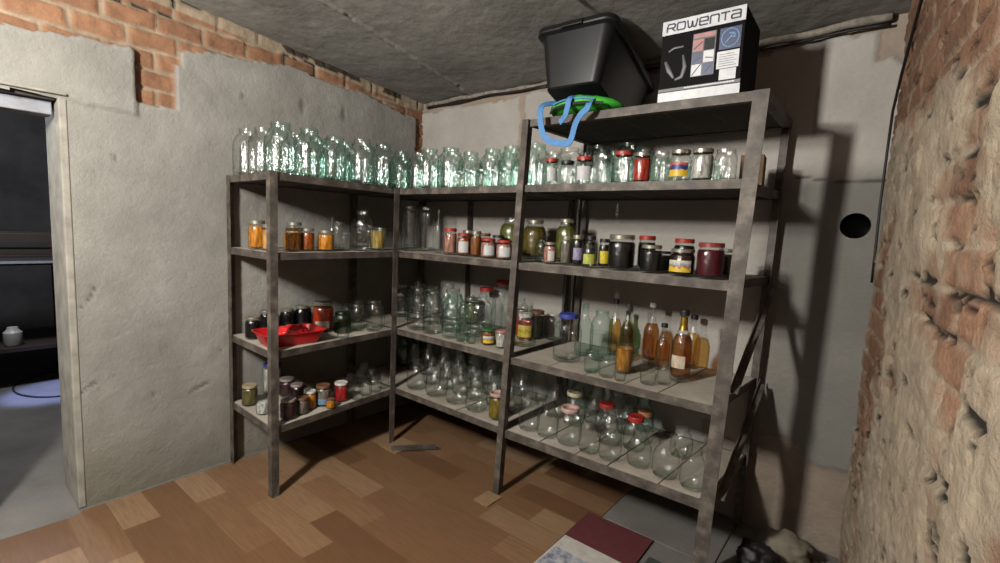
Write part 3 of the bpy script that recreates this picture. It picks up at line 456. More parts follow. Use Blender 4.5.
('M3', 'big', 0.818, -0.247, 0.076, 0.218, None, None, None, 'clear', 'jar', 'large empty jar behind the front row, third shelf of the corner rack', 'large empty jars behind the front row, corner rack third shelf'),
('M3', 'big', 0.885, -0.389, 0.0755, 0.227, None, None, None, 'clear', 'jar', 'large empty jar behind the front row, third shelf of the corner rack', 'large empty jars behind the front row, corner rack third shelf'),
('M3', 'big', 1.019, -0.118, 0.0684, 0.213, None, None, None, 'clear', 'jar', 'large empty jar behind the front row, third shelf of the corner rack', 'large empty jars behind the front row, corner rack third shelf'),
('M3', 'big', 1.23, -0.343, 0.0696, 0.216, None, None, None, 'clear', 'jar', 'large empty jar behind the front row, third shelf of the corner rack', 'large empty jars behind the front row, corner rack third shelf'),
('M3', 'jar', 1.168, -0.243, 0.0436, 0.152, 'sauce', 'white', 'yellowfruit', 'clear', 'jar', 'jar of red sauce with white lid and yellow label', None),
('M3', 'jar', 1.102, -0.19, 0.0361, 0.159, 'sauce', 'tin', None, 'clear', 'jar', 'red sauce jar half behind the inner post of the tall rack', None),
('M3', 'jar', 1.179, -0.148, 0.0473, 0.16, 'darkgreen', 'brown', None, 'clear', 'jar', 'dark green jar with brownish lid beside the red sauce', None),
('M3', 'jar', 1.121, -0.084, 0.0343, 0.121, 'black', 'black', None, 'clear', 'jar', 'black jar with dark lid behind the blue-lidded clear jar', None),
('T3', 'big', 1.559, -0.432, 0.068, 0.225, None, 'blue', None, 'clear', 'jar', 'large clear jar with blue lid at the front of the third shelf', None),
('T3', 'bottle', 1.566, -0.277, 0.0457, 0.266, None, None, None, 'green', 'bottle', 'thick pale green glass bottle beside the blue-lidded jar', None),
('T3', 'big', 1.669, -0.294, 0.054, 0.245, None, None, None, 'green', 'jar', 'greenish large jar between the pale green bottle and amber bottles', None),
('T3', 'jar', 1.746, -0.524, 0.0335, 0.1, None, None, None, 'green', 'jar', 'first small empty jar in front row, tall rack third shelf, from the inner post', 'small empty jars in the front row, tall rack third shelf'),
('T3', 'jar', 1.829, -0.535, 0.0347, 0.09, None, None, None, 'clear', 'jar', 'second small empty jar in front row, tall rack third shelf, from the inner post', 'small empty jars in the front row, tall rack third shelf'),
('T3', 'bottle', 1.674, -0.151, 0.0311, 0.284, 'amberliq', 'black', None, 'clear', 'bottle', 'amber bottle with dark cap, first of the bottles from the inner post', None),
('T3', 'bottle', 1.769, -0.212, 0.0322, 0.291, 'amberliq', None, None, 'clear', 'bottle', 'open amber bottle with long bare neck beside the dark-capped one', None),
('T3', 'tumbler', 1.854, -0.422, 0.0404, 0.133, 'honey', None, None, 'clear', 'glass', 'glass of honey-coloured liquid in front of the amber bottles', None),
('T3', 'bottle', 1.713, -0.083, 0.033, 0.229, None, None, None, 'bottlegreen', 'bottle', 'dim olive bottle at the back between the open and white-capped bottles', None),
('T3', 'bottle', 1.868, -0.15, 0.0369, 0.293, 'brownliq', 'white', None, 'clear', 'bottle', 'brown bottle with white cap in the middle of the third shelf', None),
('T3', 'bottle', 1.959, -0.23, 0.0327, 0.213, 'amberliq', 'black', None, 'clear', 'bottle', 'short round-shouldered bottle with black cap beside the tallest bottle', None),
('T3', 'bottle', 2.081, -0.343, 0.0431, 0.304, 'brownliq', 'blackgold', 'cream', 'clear', 'bottle', 'tallest brown bottle, black cap, gold neck and cream label', None),
('T3', 'bottle', 2.049, -0.086, 0.0363, 0.25, 'amberliq', 'black', None, 'clear', 'bottle', 'amber bottle with black cap right behind the gold-necked bottle', None),
('T3', 'jar', 1.892, -0.319, 0.0369, 0.1, None, None, None, 'clear', 'jar', 'third small empty jar in front row, tall rack third shelf, from the inner post', 'small empty jars in the front row, tall rack third shelf'),
('T3', 'tumbler', 1.999, -0.496, 0.0356, 0.045, None, None, None, 'clear', 'dish', 'low glass dish at the shelf edge before the white-capped bottle', None),
('T3', 'tumbler', 1.895, -0.545, 0.0248, 0.035, None, None, None, 'clear', 'dish', 'low glass dish at the shelf edge in front of the honey-coloured glass', None),
('T3', 'jar', 2.051, -0.45, 0.0294, 0.085, None, None, None, 'clear', 'jar', 'fourth small empty jar in front row, tall rack third shelf, from the inner post', 'small empty jars in the front row, tall rack third shelf'),
('M3', 'jar', 1.257, -0.093, 0.0431, 0.149, None, None, None, 'clear', 'jar', 'small empty jar behind the front row, third shelf of the corner rack', 'small empty jars behind the front row, corner rack third shelf'),
('M4', 'mid', 0.555, -0.507, 0.063, 0.17, None, None, None, 'clear', 'jar', 'first round-shouldered empty jar in front row, corner rack bottom shelf, from the corner post', 'round-shouldered empty jars in the front row, corner rack bottom shelf'),
('M4', 'mid', 0.728, -0.504, 0.0661, 0.18, None, None, None, 'clear', 'jar', 'second round-shouldered empty jar in front row, corner rack bottom shelf, from the corner post', 'round-shouldered empty jars in the front row, corner rack bottom shelf'),
('M4', 'mid', 0.895, -0.506, 0.0635, 0.175, None, None, None, 'clear', 'jar', 'third round-shouldered empty jar in front row, corner rack bottom shelf, from the corner post', 'round-shouldered empty jars in the front row, corner rack bottom shelf'),
('M4', 'mid', 1.052, -0.509, 0.0615, 0.155, None, None, None, 'clear', 'jar', 'fourth round-shouldered empty jar in front row, corner rack bottom shelf, from the corner post', 'round-shouldered empty jars in the front row, corner rack bottom shelf'),
('M4', 'jar', 1.213, -0.526, 0.0438, 0.135, 'pickleveg', 'pinkopen', None, 'clear', 'jar', 'small jar of mixed pickles with a pale pink lid, bottom shelf by inner post', None),
('M4', 'mid', 0.135, -0.137, 0.0549, 0.179, None, None, None, 'green', 'jar', 'round-shouldered empty jar behind the front row, bottom shelf of the corner rack', 'round-shouldered empty jars behind the front row, corner rack bottom shelf'),
('M4', 'mid', 0.125, -0.254, 0.0571, 0.182, None, None, None, 'green', 'jar', 'round-shouldered empty jar behind the front row, bottom shelf of the corner rack', 'round-shouldered empty jars behind the front row, corner rack bottom shelf'),
('M4', 'mid', 0.264, -0.133, 0.0565, 0.174, None, None, None, 'clear', 'jar', 'round-shouldered empty jar behind the front row, bottom shelf of the corner rack', 'round-shouldered empty jars behind the front row, corner rack bottom shelf'),
('M4', 'mid', 0.254, -0.264, 0.0561, 0.182, None, None, None, 'clear', 'jar', 'round-shouldered empty jar behind the front row, bottom shelf of the corner rack', 'round-shouldered empty jars behind the front row, corner rack bottom shelf'),
('M4', 'mid', 0.404, -0.124, 0.0549, 0.184, None, None, None, 'clear', 'jar', 'round-shouldered empty jar behind the front row, bottom shelf of the corner rack', 'round-shouldered empty jars behind the front row, corner rack bottom shelf'),
('M4', 'mid', 0.396, -0.269, 0.0563, 0.181, None, None, None, 'clear', 'jar', 'round-shouldered empty jar behind the front row, bottom shelf of the corner rack', 'round-shouldered empty jars behind the front row, corner rack bottom shelf'),
('M4', 'mid', 0.547, -0.13, 0.0553, 0.185, None, None, None, 'clear', 'jar', 'round-shouldered empty jar behind the front row, bottom shelf of the corner rack', 'round-shouldered empty jars behind the front row, corner rack bottom shelf'),
('M4', 'mid', 0.544, -0.263, 0.056, 0.183, None, None, None, 'clear', 'jar', 'round-shouldered empty jar behind the front row, bottom shelf of the corner rack', 'round-shouldered empty jars behind the front row, corner rack bottom shelf'),
('M4', 'mid', 0.688, -0.126, 0.0559, 0.179, None, None, None, 'clear', 'jar', 'round-shouldered empty jar behind the front row, bottom shelf of the corner rack', 'round-shouldered empty jars behind the front row, corner rack bottom shelf'),
('M4', 'mid', 0.674, -0.253, 0.0559, 0.184, None, None, None, 'clear', 'jar', 'round-shouldered empty jar behind the front row, bottom shelf of the corner rack', 'round-shouldered empty jars behind the front row, corner rack bottom shelf'),
('M4', 'mid', 0.812, -0.124, 0.0544, 0.176, None, None, None, 'clear', 'jar', 'round-shouldered empty jar behind the front row, bottom shelf of the corner rack', 'round-shouldered empty jars behind the front row, corner rack bottom shelf'),
('M4', 'mid', 0.807, -0.258, 0.0569, 0.176, None, None, None, 'clear', 'jar', 'round-shouldered empty jar behind the front row, bottom shelf of the corner rack', 'round-shouldered empty jars behind the front row, corner rack bottom shelf'),
('M4', 'mid', 0.948, -0.127, 0.0569, 0.183, None, None, None, 'clear', 'jar', 'round-shouldered empty jar behind the front row, bottom shelf of the corner rack', 'round-shouldered empty jars behind the front row, corner rack bottom shelf'),
('M4', 'mid', 0.948, -0.254, 0.0576, 0.184, None, None, None, 'clear', 'jar', 'round-shouldered empty jar behind the front row, bottom shelf of the corner rack', 'round-shouldered empty jars behind the front row, corner rack bottom shelf'),
('M4', 'mid', 1.072, -0.139, 0.0565, 0.176, None, None, None, 'clear', 'jar', 'round-shouldered empty jar behind the front row, bottom shelf of the corner rack', 'round-shouldered empty jars behind the front row, corner rack bottom shelf'),
('M4', 'mid', 1.067, -0.265, 0.0545, 0.178, None, None, None, 'clear', 'jar', 'round-shouldered empty jar behind the front row, bottom shelf of the corner rack', 'round-shouldered empty jars behind the front row, corner rack bottom shelf'),
('M4', 'mid', 1.209, -0.135, 0.0544, 0.173, None, None, None, 'clear', 'jar', 'round-shouldered empty jar behind the front row, bottom shelf of the corner rack', 'round-shouldered empty jars behind the front row, corner rack bottom shelf'),
('M4', 'mid', 1.193, -0.268, 0.0575, 0.183, None, None, None, 'clear', 'jar', 'round-shouldered empty jar behind the front row, bottom shelf of the corner rack', 'round-shouldered empty jars behind the front row, corner rack bottom shelf'),
('M4', 'mid', 0.557, -0.38, 0.056, 0.164, None, None, None, 'clear', 'jar', 'round-shouldered empty jar behind the front row, bottom shelf of the corner rack', 'round-shouldered empty jars behind the front row, corner rack bottom shelf'),
('M4', 'mid', 0.69, -0.375, 0.0534, 0.17, None, None, None, 'clear', 'jar', 'round-shouldered empty jar behind the front row, bottom shelf of the corner rack', 'round-shouldered empty jars behind the front row, corner rack bottom shelf'),
('M4', 'mid', 0.818, -0.383, 0.0564, 0.172, None, None, None, 'clear', 'jar', 'round-shouldered empty jar behind the front row, bottom shelf of the corner rack', 'round-shouldered empty jars behind the front row, corner rack bottom shelf'),
('M4', 'mid', 0.94, -0.389, 0.0566, 0.164, None, None, None, 'clear', 'jar', 'round-shouldered empty jar behind the front row, bottom shelf of the corner rack', 'round-shouldered empty jars behind the front row, corner rack bottom shelf'),
('M4', 'mid', 1.078, -0.378, 0.0537, 0.165, None, None, None, 'clear', 'jar', 'round-shouldered empty jar behind the front row, bottom shelf of the corner rack', 'round-shouldered empty jars behind the front row, corner rack bottom shelf'),
('M4', 'mid', 1.203, -0.386, 0.0564, 0.173, None, None, None, 'clear', 'jar', 'round-shouldered empty jar behind the front row, bottom shelf of the corner rack', 'round-shouldered empty jars behind the front row, corner rack bottom shelf'),
('T4', 'mid', 1.414, -0.515, 0.0541, 0.19, None, None, None, 'clear', 'jar', 'first round-shouldered empty jar in front row, tall rack bottom shelf, from the inner post', 'round-shouldered empty jars in the front row, tall rack bottom shelf'),
('T4', 'mid', 1.526, -0.517, 0.0526, 0.165, None, None, None, 'clear', 'jar', 'second round-shouldered empty jar in front row, tall rack bottom shelf, from the inner post', 'round-shouldered empty jars in the front row, tall rack bottom shelf'),
('T4', 'mid', 1.757, -0.521, 0.0493, 0.17, None, None, None, 'clear', 'jar', 'third round-shouldered empty jar in front row, tall rack bottom shelf, from the inner post', 'round-shouldered empty jars in the front row, tall rack bottom shelf'),
('T4', 'mid', 1.861, -0.52, 0.0502, 0.165, None, None, None, 'clear', 'jar', 'fourth round-shouldered empty jar in front row, tall rack bottom shelf, from the inner post', 'round-shouldered empty jars in the front row, tall rack bottom shelf'),
('T4', 'mid', 1.982, -0.485, 0.0513, 0.15, None, None, None, 'clear', 'jar', 'fifth round-shouldered empty jar in front row, tall rack bottom shelf, from the inner post', 'round-shouldered empty jars in the front row, tall rack bottom shelf'),
('T4', 'mid', 2.101, -0.493, 0.0554, 0.15, None, None, None, 'clear', 'jar', 'sixth round-shouldered empty jar in front row, tall rack bottom shelf, from the inner post', 'round-shouldered empty jars in the front row, tall rack bottom shelf'),
('T4', 'mid', 2.218, -0.515, 0.0491, 0.165, None, None, None, 'clear', 'jar', 'seventh round-shouldered empty jar in front row, tall rack bottom shelf, from the inner post', 'round-shouldered empty jars in the front row, tall rack bottom shelf'),
('T4', 'mid', 1.643, -0.509, 0.0598, 0.17, None, 'pinkopen', None, 'clear', 'jar', 'clear jar with worn pinkish lid at the front of the bottom shelf', None),
('T4', 'mid', 1.545, -0.296, 0.0565, 0.17, None, 'creamopen', None, 'clear', 'jar', 'clear jar with cream plastic lid behind the pink-lidded jar', None),
('T4', 'mid', 1.72, -0.278, 0.0544, 0.15, None, 'red', None, 'clear', 'jar', 'clear jar with red lid nearer the middle of the bottom shelf', None),
('T4', 'mid', 1.902, -0.348, 0.053, 0.155, None, 'red', None, 'clear', 'jar', 'clear jar with red lid nearer the outer post, bottom shelf', None),
('T4', 'mid', 1.903, -0.242, 0.0477, 0.15, None, 'orange', None, 'clear', 'jar', 'clear jar with pale orange lid behind the outer red-lidded jar', None),
('T4', 'mid', 1.802, -0.206, 0.0497, 0.14, None, None, None, 'clear', 'jar', 'round-shouldered empty jar behind the front row, bottom shelf of the tall rack', 'round-shouldered empty jars behind the front row, tall rack bottom shelf'),
('T4', 'mid', 2.09, -0.261, 0.0496, 0.135, None, None, None, 'clear', 'jar', 'round-shouldered empty jar behind the front row, bottom shelf of the tall rack', 'round-shouldered empty jars behind the front row, tall rack bottom shelf'),
('T4', 'mid', 1.417, -0.107, 0.0569, 0.172, None, None, None, 'green', 'jar', 'round-shouldered empty jar behind the front row, bottom shelf of the tall rack', 'round-shouldered empty jars behind the front row, tall rack bottom shelf'),
('T4', 'mid', 1.417, -0.274, 0.0572, 0.172, None, None, None, 'clear', 'jar', 'round-shouldered empty jar behind the front row, bottom shelf of the tall rack', 'round-shouldered empty jars behind the front row, tall rack bottom shelf'),
('T4', 'mid', 1.581, -0.105, 0.0545, 0.175, None, None, None, 'clear', 'jar', 'round-shouldered empty jar behind the front row, bottom shelf of the tall rack', 'round-shouldered empty jars behind the front row, tall rack bottom shelf'),
('T4', 'mid', 1.501, -0.188, 0.0564, 0.167, None, None, None, 'clear', 'jar', 'round-shouldered empty jar behind the front row, bottom shelf of the tall rack', 'round-shouldered empty jars behind the front row, tall rack bottom shelf'),
('T4', 'mid', 1.699, -0.108, 0.0576, 0.165, None, None, None, 'clear', 'jar', 'round-shouldered empty jar behind the front row, bottom shelf of the tall rack', 'round-shouldered empty jars behind the front row, tall rack bottom shelf'),
('T4', 'mid', 1.626, -0.21, 0.0566, 0.167, None, None, None, 'clear', 'jar', 'round-shouldered empty jar behind the front row, bottom shelf of the tall rack', 'round-shouldered empty jars behind the front row, tall rack bottom shelf'),
('T4', 'mid', 1.842, -0.104, 0.0544, 0.164, None, None, None, 'green', 'jar', 'round-shouldered empty jar behind the front row, bottom shelf of the tall rack', 'round-shouldered empty jars behind the front row, tall rack bottom shelf'),
('T4', 'mid', 1.789, -0.372, 0.0575, 0.167, None, None, None, 'clear', 'jar', 'round-shouldered empty jar behind the front row, bottom shelf of the tall rack', 'round-shouldered empty jars behind the front row, tall rack bottom shelf'),
]

# ------------------------------------------------------------------ the room
DOOR_Y0, DOOR_Y1, DOOR_Z = -2.92, -2.02, 1.815
def left_fn(s, z):       # s = distance from the back corner towards the camera (y = -s)
    y = -s; n1 = fbm(s*9, z*9, 3, 21); n2 = fbm(s*2.2, z*2.2, 4, 31); n3 = fbm(s*30, z*30, 3, 41)
    lo = np.interp(y, [-1.60,-1.57,-1.54,-1.08,-.49,-.05,0], [2.14,2.14,2.160,2.222,2.187,2.12,2.10]) + (n1-.5)*.035
    B = (z > lo) & (y > -1.60)
    B |= (y <= -1.57) & (z > 2.085 + (n1-.5)*.04 - .03*sstep(.0,.5,-y-1.8))
    B |= (y < -1.585+(n3-.5)*.03) & (y > -1.752+(n3-.5)*.012) & (z > 1.868+(n1-.5)*.05)
    B |= (y > -.085+(n1-.5)*.03) & (z > 1.86+(n1-.5)*.1)
    B = B.astype(float); j, rnd, e = bricks(s, z, .2, .088, 3)
    d = np.where(B > 0, -.022 - .012*j - .008*rnd + (n3-.5)*.014, (n2-.5)*.022 + (n3-.5)*.0035)
    panel = (y < -1.755) & (z > DOOR_Z-.01) & (B == 0); d = d + np.where(panel, .014, 0)
    # worn plaster round the door edge
    edge = sstep(.11+.04*(n1-.5), .0, np.abs(s-2.02)) * (z < DOOR_Z); d = np.where((B == 0) & (z < DOOR_Z), d*(1-sstep(.12,.03,np.abs(s-2.02))), d)
    crack = np.zeros_like(s)
    for (a, b, c, e_) in ((1.40,.62,1.62,.20),(1.55,.40,1.46,.46),(2.0,.50,1.9,.58),(1.93,1.02,1.98,.95)):
        tt = np.clip(((s-a)*(c-a)+(z-b)*(e_-b))/((c-a)**2+(e_-b)**2),0,1); dd = np.hypot(s-a-tt*(c-a)+(n1-.5)*.10, z-b-tt*(e_-b)+(n2-.5)*.10)
        crack = np.maximum(crack, 1-sstep(.002,.009,dd))
    for (a, b, q) in ((.95,2.02,.10),(.68,2.03,.13),(1.72,.47,.05),(1.88,1.63,.03),(1.84,1.60,.03),(1.28,2.0,.05)):
        dd = np.hypot((s-a)*3, z-b)+(n1-.5)*.06; crack = np.maximum(crack, .7*(1-sstep(q*.15,q*.5,dd)))
    d = d - crack*.008
    cz = 2.235 + .085*s
    mort = B*np.clip(j + (z > cz-.03-.02*n1) + .75*(n2 > .62) , 0, 1)
    hole = B*((j > .5) & (rnd > .82) & (n1 > .45)) + .55*crack
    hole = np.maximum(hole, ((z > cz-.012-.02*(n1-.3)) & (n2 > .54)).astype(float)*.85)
    dark_tint = sstep(.65,.0,z)*(.35+.8*n2) + sstep(.35,0,np.abs(s-2.02))*.15  # darker tint towards the floor and round the door edge
    return d, dict(brick=B, mortar=mort, hole=hole, dark_tint=dark_tint, tone=rnd*.3)
relief_wall('wall_left', (0,.03,-.01), (0,-1,0), (1,0,0), 4.23, lambda s: 2.27+.085*s, .0115, lambda s, z: left_fn(s-.03, z), M['plaster'],
            cut=lambda s, z: (s > 2.05) & (s < 2.95) & (z < DOOR_Z))
def back_fn(s, z):       # s = x
    n1 = fbm(s*9, z*9, 3, 51); n2 = fbm(s*2.2+7, z*2.2, 4, 61); n3 = fbm(s*30, z*30, 3, 71)
    B = ((z > 2.185 + (n1-.5)*.05) & (n2 > .40)) | ((s > 2.3) & (z > 2.06+(n1-.5)*.16) & (s > 2.62)) ; B = B.astype(float)*.75
    seam = (np.abs(s-.885+(n1-.5)*.05) < .022) & (z > .9); B = np.maximum(B, seam*.7)
    B = np.maximum(B, ((z < .42+(n1-.5)*.3) & (s > 2.1))*.6)
    d = (n2-.5)*.02 + (n3-.5)*.004 - B*.016*(.5+n1)
    crack = 1-sstep(.002,.008,np.abs(z-1.63+.02*(n1-.5)-.02*np.sin(s*9))+ (s < 2.38)*1.)
    crack = np.maximum(crack, (1-sstep(.001,.006,np.abs(s-2.44+(n1-.5)*.02)))*(z > 1.8)*.5)
    d -= crack*.006
    j, rnd, e = bricks(s, z, .25, .08, 8)
    dark_tint = .35*sstep(.9,0,z) + 1.3*(sstep(2.2,2.42,s)*sstep(1.72,1.58,z))*(.5+.7*n2)  # darker tint low on the wall and towards the brick corner
    return d, dict(brick=B, mortar=.55+.45*n1, hole=crack*.7, dark_tint=dark_tint, tone=rnd*.3)
PIPE = (2.622, 1.422, .052)
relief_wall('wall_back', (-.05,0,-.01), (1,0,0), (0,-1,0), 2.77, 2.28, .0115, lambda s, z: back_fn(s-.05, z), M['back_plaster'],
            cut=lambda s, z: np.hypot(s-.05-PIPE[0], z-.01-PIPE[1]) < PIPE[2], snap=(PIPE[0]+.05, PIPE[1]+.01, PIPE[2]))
pp = MB(); pp.lathe([(.066,.014),(.066,.22),(.052,.22),(.052,.014),(.066,.014)], 32)
o = pp.build('vent_pipe', M['black_rubber'], smooth=False); o.rotation_euler = (math.radians(-90),0,0); o.location = (PIPE[0],.0,PIPE[1]); autosmooth(o)
tag(o, 'round black pipe opening in the grey wall near the brick corner', 'pipe')
pq = MB(); pq.lathe([(0,.0),(.06,.0),(.06,.01),(0,.01)], 24); o2 = pq.build('pipe_back', M['black_rubber'], o); o2.location = (0,0,.215)

BW_T = .10
def right_fn(s, z):
    n1 = fbm(s*10, z*10, 4, 81); n2 = fbm(s*3+3, z*3, 4, 91); n3 = fbm(s*34, z*34, 3, 101); n4 = fbm(s*1.3+9, z*1.3, 3, 5)
    j, rnd, e = bricks(s*1.0, z, .25, .080, 13)
    smear = sstep(.435,.555, n2*.5 + n1*.18 + n4*.32 + .05*sstep(.2,1.2,s)*sstep(2.2,.8,z) - .22*sstep(1.55,1.9,z))       # where mortar hides the brick
    smear = np.clip(smear + .8*sstep(.22,.08,s)*sstep(1.7,1.4,z)*(n1+.3),0,1)
    relief = (rnd-.5)*.010 + (n1-.5)*.010 + (fbm(s*60, z*60, 2, 131)-.5)*.006
    d = relief*(1-.6*smear) + smear*(.006+.012*(n1-.5)) + (n3-.5)*.010 - j*(.006)*(1-.65*smear) - .022*sstep(.14,0,s)
    hz = z*1.0 + .10*s; jr = 1-sstep(.003,.010,np.abs((hz/.040) - np.round(hz/.040))*.040 + (n1-.5)*.014)
    holes = ((j > .4) | (jr > .5)) & (fbm(s*14+5, z*26, 3, 111) > .60) & (vnoise(s*9, z*20, 121) > .45)
    holes = holes.astype(float); d = d - holes*.008
    d = d*sstep(0,.10,s) - .03*(1-sstep(0,.10,s))
    return d, dict(brick=np.ones_like(s), mortar=np.clip(smear*.95 + j*.55, 0, 1), hole=holes*.95, tone=np.clip(rnd*.55 + .5*(n4-.45),0,1), dark_tint=s*0)
q_ = math.hypot(1, BW_T); sd = (BW_T/q_, -1/q_, 0)
relief_wall('wall_right', (2.697,0.0,-.01), sd, (-1/q_, -BW_T/q_, 0), 4.2, 2.62, .0095, right_fn, M['rubble_brick'])

# wall behind the photographer
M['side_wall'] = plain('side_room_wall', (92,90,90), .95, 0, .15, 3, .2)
mb = MB(); mb.box((-.3,-4.3,-.02),(3.4,-4.2,2.7)); mb.build('wall_front', M['side_wall'])['kind'] = 'structure'
# ceiling: concrete slabs on a slight fall, with mortar ridges
def slab_ceiling():
    xs = np.linspace(-.05, 3.3, 260); ys = np.linspace(.04, -4.25, 320); X, Y = np.meshgrid(xs, ys, indexing='ij')
    z = 2.235 + .085*np.abs(Y) + (fbm(X*2, Y*2, 4, 3)-.5)*.018 + (fbm(X*25, Y*25, 3, 7)-.5)*.004
    n = fbm(X*12, Y*12, 3, 17); xr_ = .474 + (.207/1.378)*(-.084-Y)
    dd = np.abs(X-xr_+(n-.5)*.02); ridge = sstep(.020,.003,dd)*(n > .30); z -= ridge*.014
    z += np.where(X < xr_, .006, 0)
    cr = (np.abs(Y+.49-.05*X/.35*.4+(n-.5)*.03) < .006) & (X < .42); dark = cr.astype(float)
    groove = sstep(.010,.002,np.abs(X-xr_-.016+(n-.5)*.02))*(n > .42); dark = np.maximum(dark, groove*.7)
    gap = ((X < .035+.03*n) & (fbm(X*3, Y*5, 3, 77) > .55)); dark = np.maximum(dark, gap*.8)
    verts = np.stack([X,Y,z],-1).reshape(-1,3); nx, ny = X.shape; idx = np.arange(nx*ny).reshape(nx,ny)
    F_ = np.stack([idx[:-1,:-1].ravel(), idx[:-1,1:].ravel(), idx[1:,1:].ravel(), idx[1:,:-1].ravel()],1)
    me = bpy.data.meshes.new('ceiling'); me.from_pydata(verts.tolist(), [], F_.tolist()); me.update()
    a = me.attributes.new('mortar','FLOAT','POINT'); a.data.foreach_set('value', (ridge*.9).astype(np.float32).ravel())
    me.materials.append(M['concrete']); me.polygons.foreach_set('use_smooth',[True]*len(me.polygons))
    o = bpy.data.objects.new('ceiling', me); COL.objects.link(o); o['kind'] = 'structure'
    # crack lines in the slab as thin dark strips of loose joint
slab_ceiling()
def crack_strip(pts, wd, name):
    mb = MB()
    rr = [wd*(.6+.8*random.random()) for _ in pts]; mb.tube(pts, rr, 6); return mb.build(name, M['black_rubber'])
# back wall head joint: pale mortar fillet
mb = MB(); pts = [(x, -.012+.004*math.sin(x*9), 2.222+.006*math.sin(x*5)+.003*math.sin(x*23)) for x in np.linspace(.03,2.66,70)]
mb.tube(pts, [.013+.005*random.random() for _ in pts], 8); o = mb.build('trim_1', M['tile_white'], smooth=True); o['kind'] = 'structure'
M['mortar_fillet'] = plain('mortar_fillet', (150,142,130), .95, 0, .2, 40, .4); o.data.materials[0] = M['mortar_fillet']

# floor
mb = MB(); mb.box((-4.3,-4.3,-.06),(3.4,.1,-.004)); mb.build('floor', M['cfloor'])['kind'] = 'structure'
def lino(name, x0, x1, y0, y1, label):
    mb = MB(); mb.box((x0,y0,-.004),(x1,y1,0)); o = mb.build(name, M['lino']); o['kind'] = 'structure'; return o
lino('floor_covering_back', .03, 1.80, -.853, -.03, '')
# front sheet, cut to the threshold at the doorway
me_v = [(.03,-.857),(1.80,-.857),(1.80,-4.15),(.12,-4.15),(.12,-2.95),(.04,-2.6),(.06,-2.05),(.03,-2.0)]
v = [(x,y,-.004) for x,y in me_v]+[(x,y,0) for x,y in me_v]; n_ = len(me_v)
o = mesh_obj('floor_covering_front', v, [tuple(range(n_)), tuple(range(n_,2*n_))[::-1]]+[(i,i+n_,(i+1)%n_+n_,(i+1)%n_) for i in range(n_)], M['lino']); o['kind'] = 'structure'
# concrete paver slabs beside the lino
mb = MB(); mb.box((1.822,-.43,-.004),(2.306,-.035,.004)); o = bevel(mb.build('floor_slab', M['cfloor']), .003); o['kind'] = 'structure'
mb = MB(); mb.box((2.316,-.90,-.004),(2.66,-.035,.003)); o = bevel(mb.build('floor_slab', M['cfloor']), .003); o['kind'] = 'structure'

# doorway: reveals, head beam, added half-shut leaf that blocks the lamp
mb = MB()
mb.box((-.30,-2.02,0),(.005,-1.992,DOOR_Z)); mb.box((-.30,-1.992,0),(-.045,-1.90,DOOR_Z+.25)); mb.box((-.30,-3.04,0),(-.045,-2.92,DOOR_Z+.25)); mb.box((-.30,-2.92,DOOR_Z),(-.045,-2.02,DOOR_Z+.25)); mb.box((-.05,-2.945,0),(.005,-2.92,DOOR_Z)); mb.box((-.05,-2.945,DOOR_Z),(.024,-1.992,DOOR_Z+.012))
M['reveal'] = plain('worn_plaster_edge', (158,153,142), .9, 0, .14, 12, .5)
bevel(mb.build('wall_doorway', M['reveal']), .006, 3)['kind'] = 'structure'
root = empty('door_1', (0,0,0)); root['kind'] = 'structure'
M['door_paint'] = plain('door_frame_paint', (150,152,160), .6, 0, .1, 12)
mb = MB(); mb.box((-.16,-2.90,DOOR_Z-.075),(-.06,-2.03,DOOR_Z-.02)); bevel(mb.build('door_frame', M['door_paint'], root), .004)
mb = MB(); mb.box((-.16,-2.92,DOOR_Z-.018),(-.02,-2.025,DOOR_Z-.002)); mb.build('head_gap', M['dark_wood'], root)
mb = MB(); mb.box((-.12,-2.90,.01),(-.075,-2.33,DOOR_Z-.08))  # unseen leaf added to keep the cellar lamp out of the side room
for a in (.15,1.0): mb.box((-.073,-2.85,a),(-.066,-2.40,a+.62))
bevel(mb.build('light_block_leaf', M['side_room_dark'], root), .004)
hb = MB(); hb.tube([(-.075,-2.38,1.0),(-.03,-2.38,1.0),(-.03,-2.48,1.0)], .009, 10); hb.build('light_block_handle', M['metal_strip'], root, True)

# side room
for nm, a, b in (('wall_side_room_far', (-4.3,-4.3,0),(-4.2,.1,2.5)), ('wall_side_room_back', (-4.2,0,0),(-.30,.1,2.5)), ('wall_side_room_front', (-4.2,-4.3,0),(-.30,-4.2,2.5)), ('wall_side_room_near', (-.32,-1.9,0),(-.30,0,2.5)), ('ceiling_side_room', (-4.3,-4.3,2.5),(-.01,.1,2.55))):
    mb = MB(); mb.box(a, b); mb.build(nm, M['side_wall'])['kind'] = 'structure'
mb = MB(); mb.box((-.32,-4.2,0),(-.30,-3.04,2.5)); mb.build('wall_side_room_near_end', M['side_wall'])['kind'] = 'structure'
root = empty('workbench', (-2.6,-1.6,0)); tag(root, 'long dark workbench with bright metal front edge in the unlit room beyond the doorway', 'workbench')
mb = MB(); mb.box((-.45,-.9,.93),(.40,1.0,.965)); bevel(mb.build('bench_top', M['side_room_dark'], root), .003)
mb = MB(); mb.box((.401,-.9,.945),(.412,1.0,.962)); mb.build('edge_strip', M['metal_strip'], root)
for x in (-.38,.33):
    for y in (-.80,-.03,.9): mb = MB(); mb.box((x,y-.03,0),(x+.06,y+.03,.93)); bevel(mb.build('leg', M['dark_wood'], root), .004)
mb = MB(); mb.box((-.40,-.85,.28),(.36,.95,.31)); mb.build('lower_shelf', M['dark_wood'], root)
root = empty('storage_crate', (-2.75,-1.75,.965)); tag(root, 'low dark crate standing on the bench in the unlit room beyond the doorway', 'crate')
mb = MB(); 
mb.box((-.2,-.5,0),(.2,.45,.02)); 
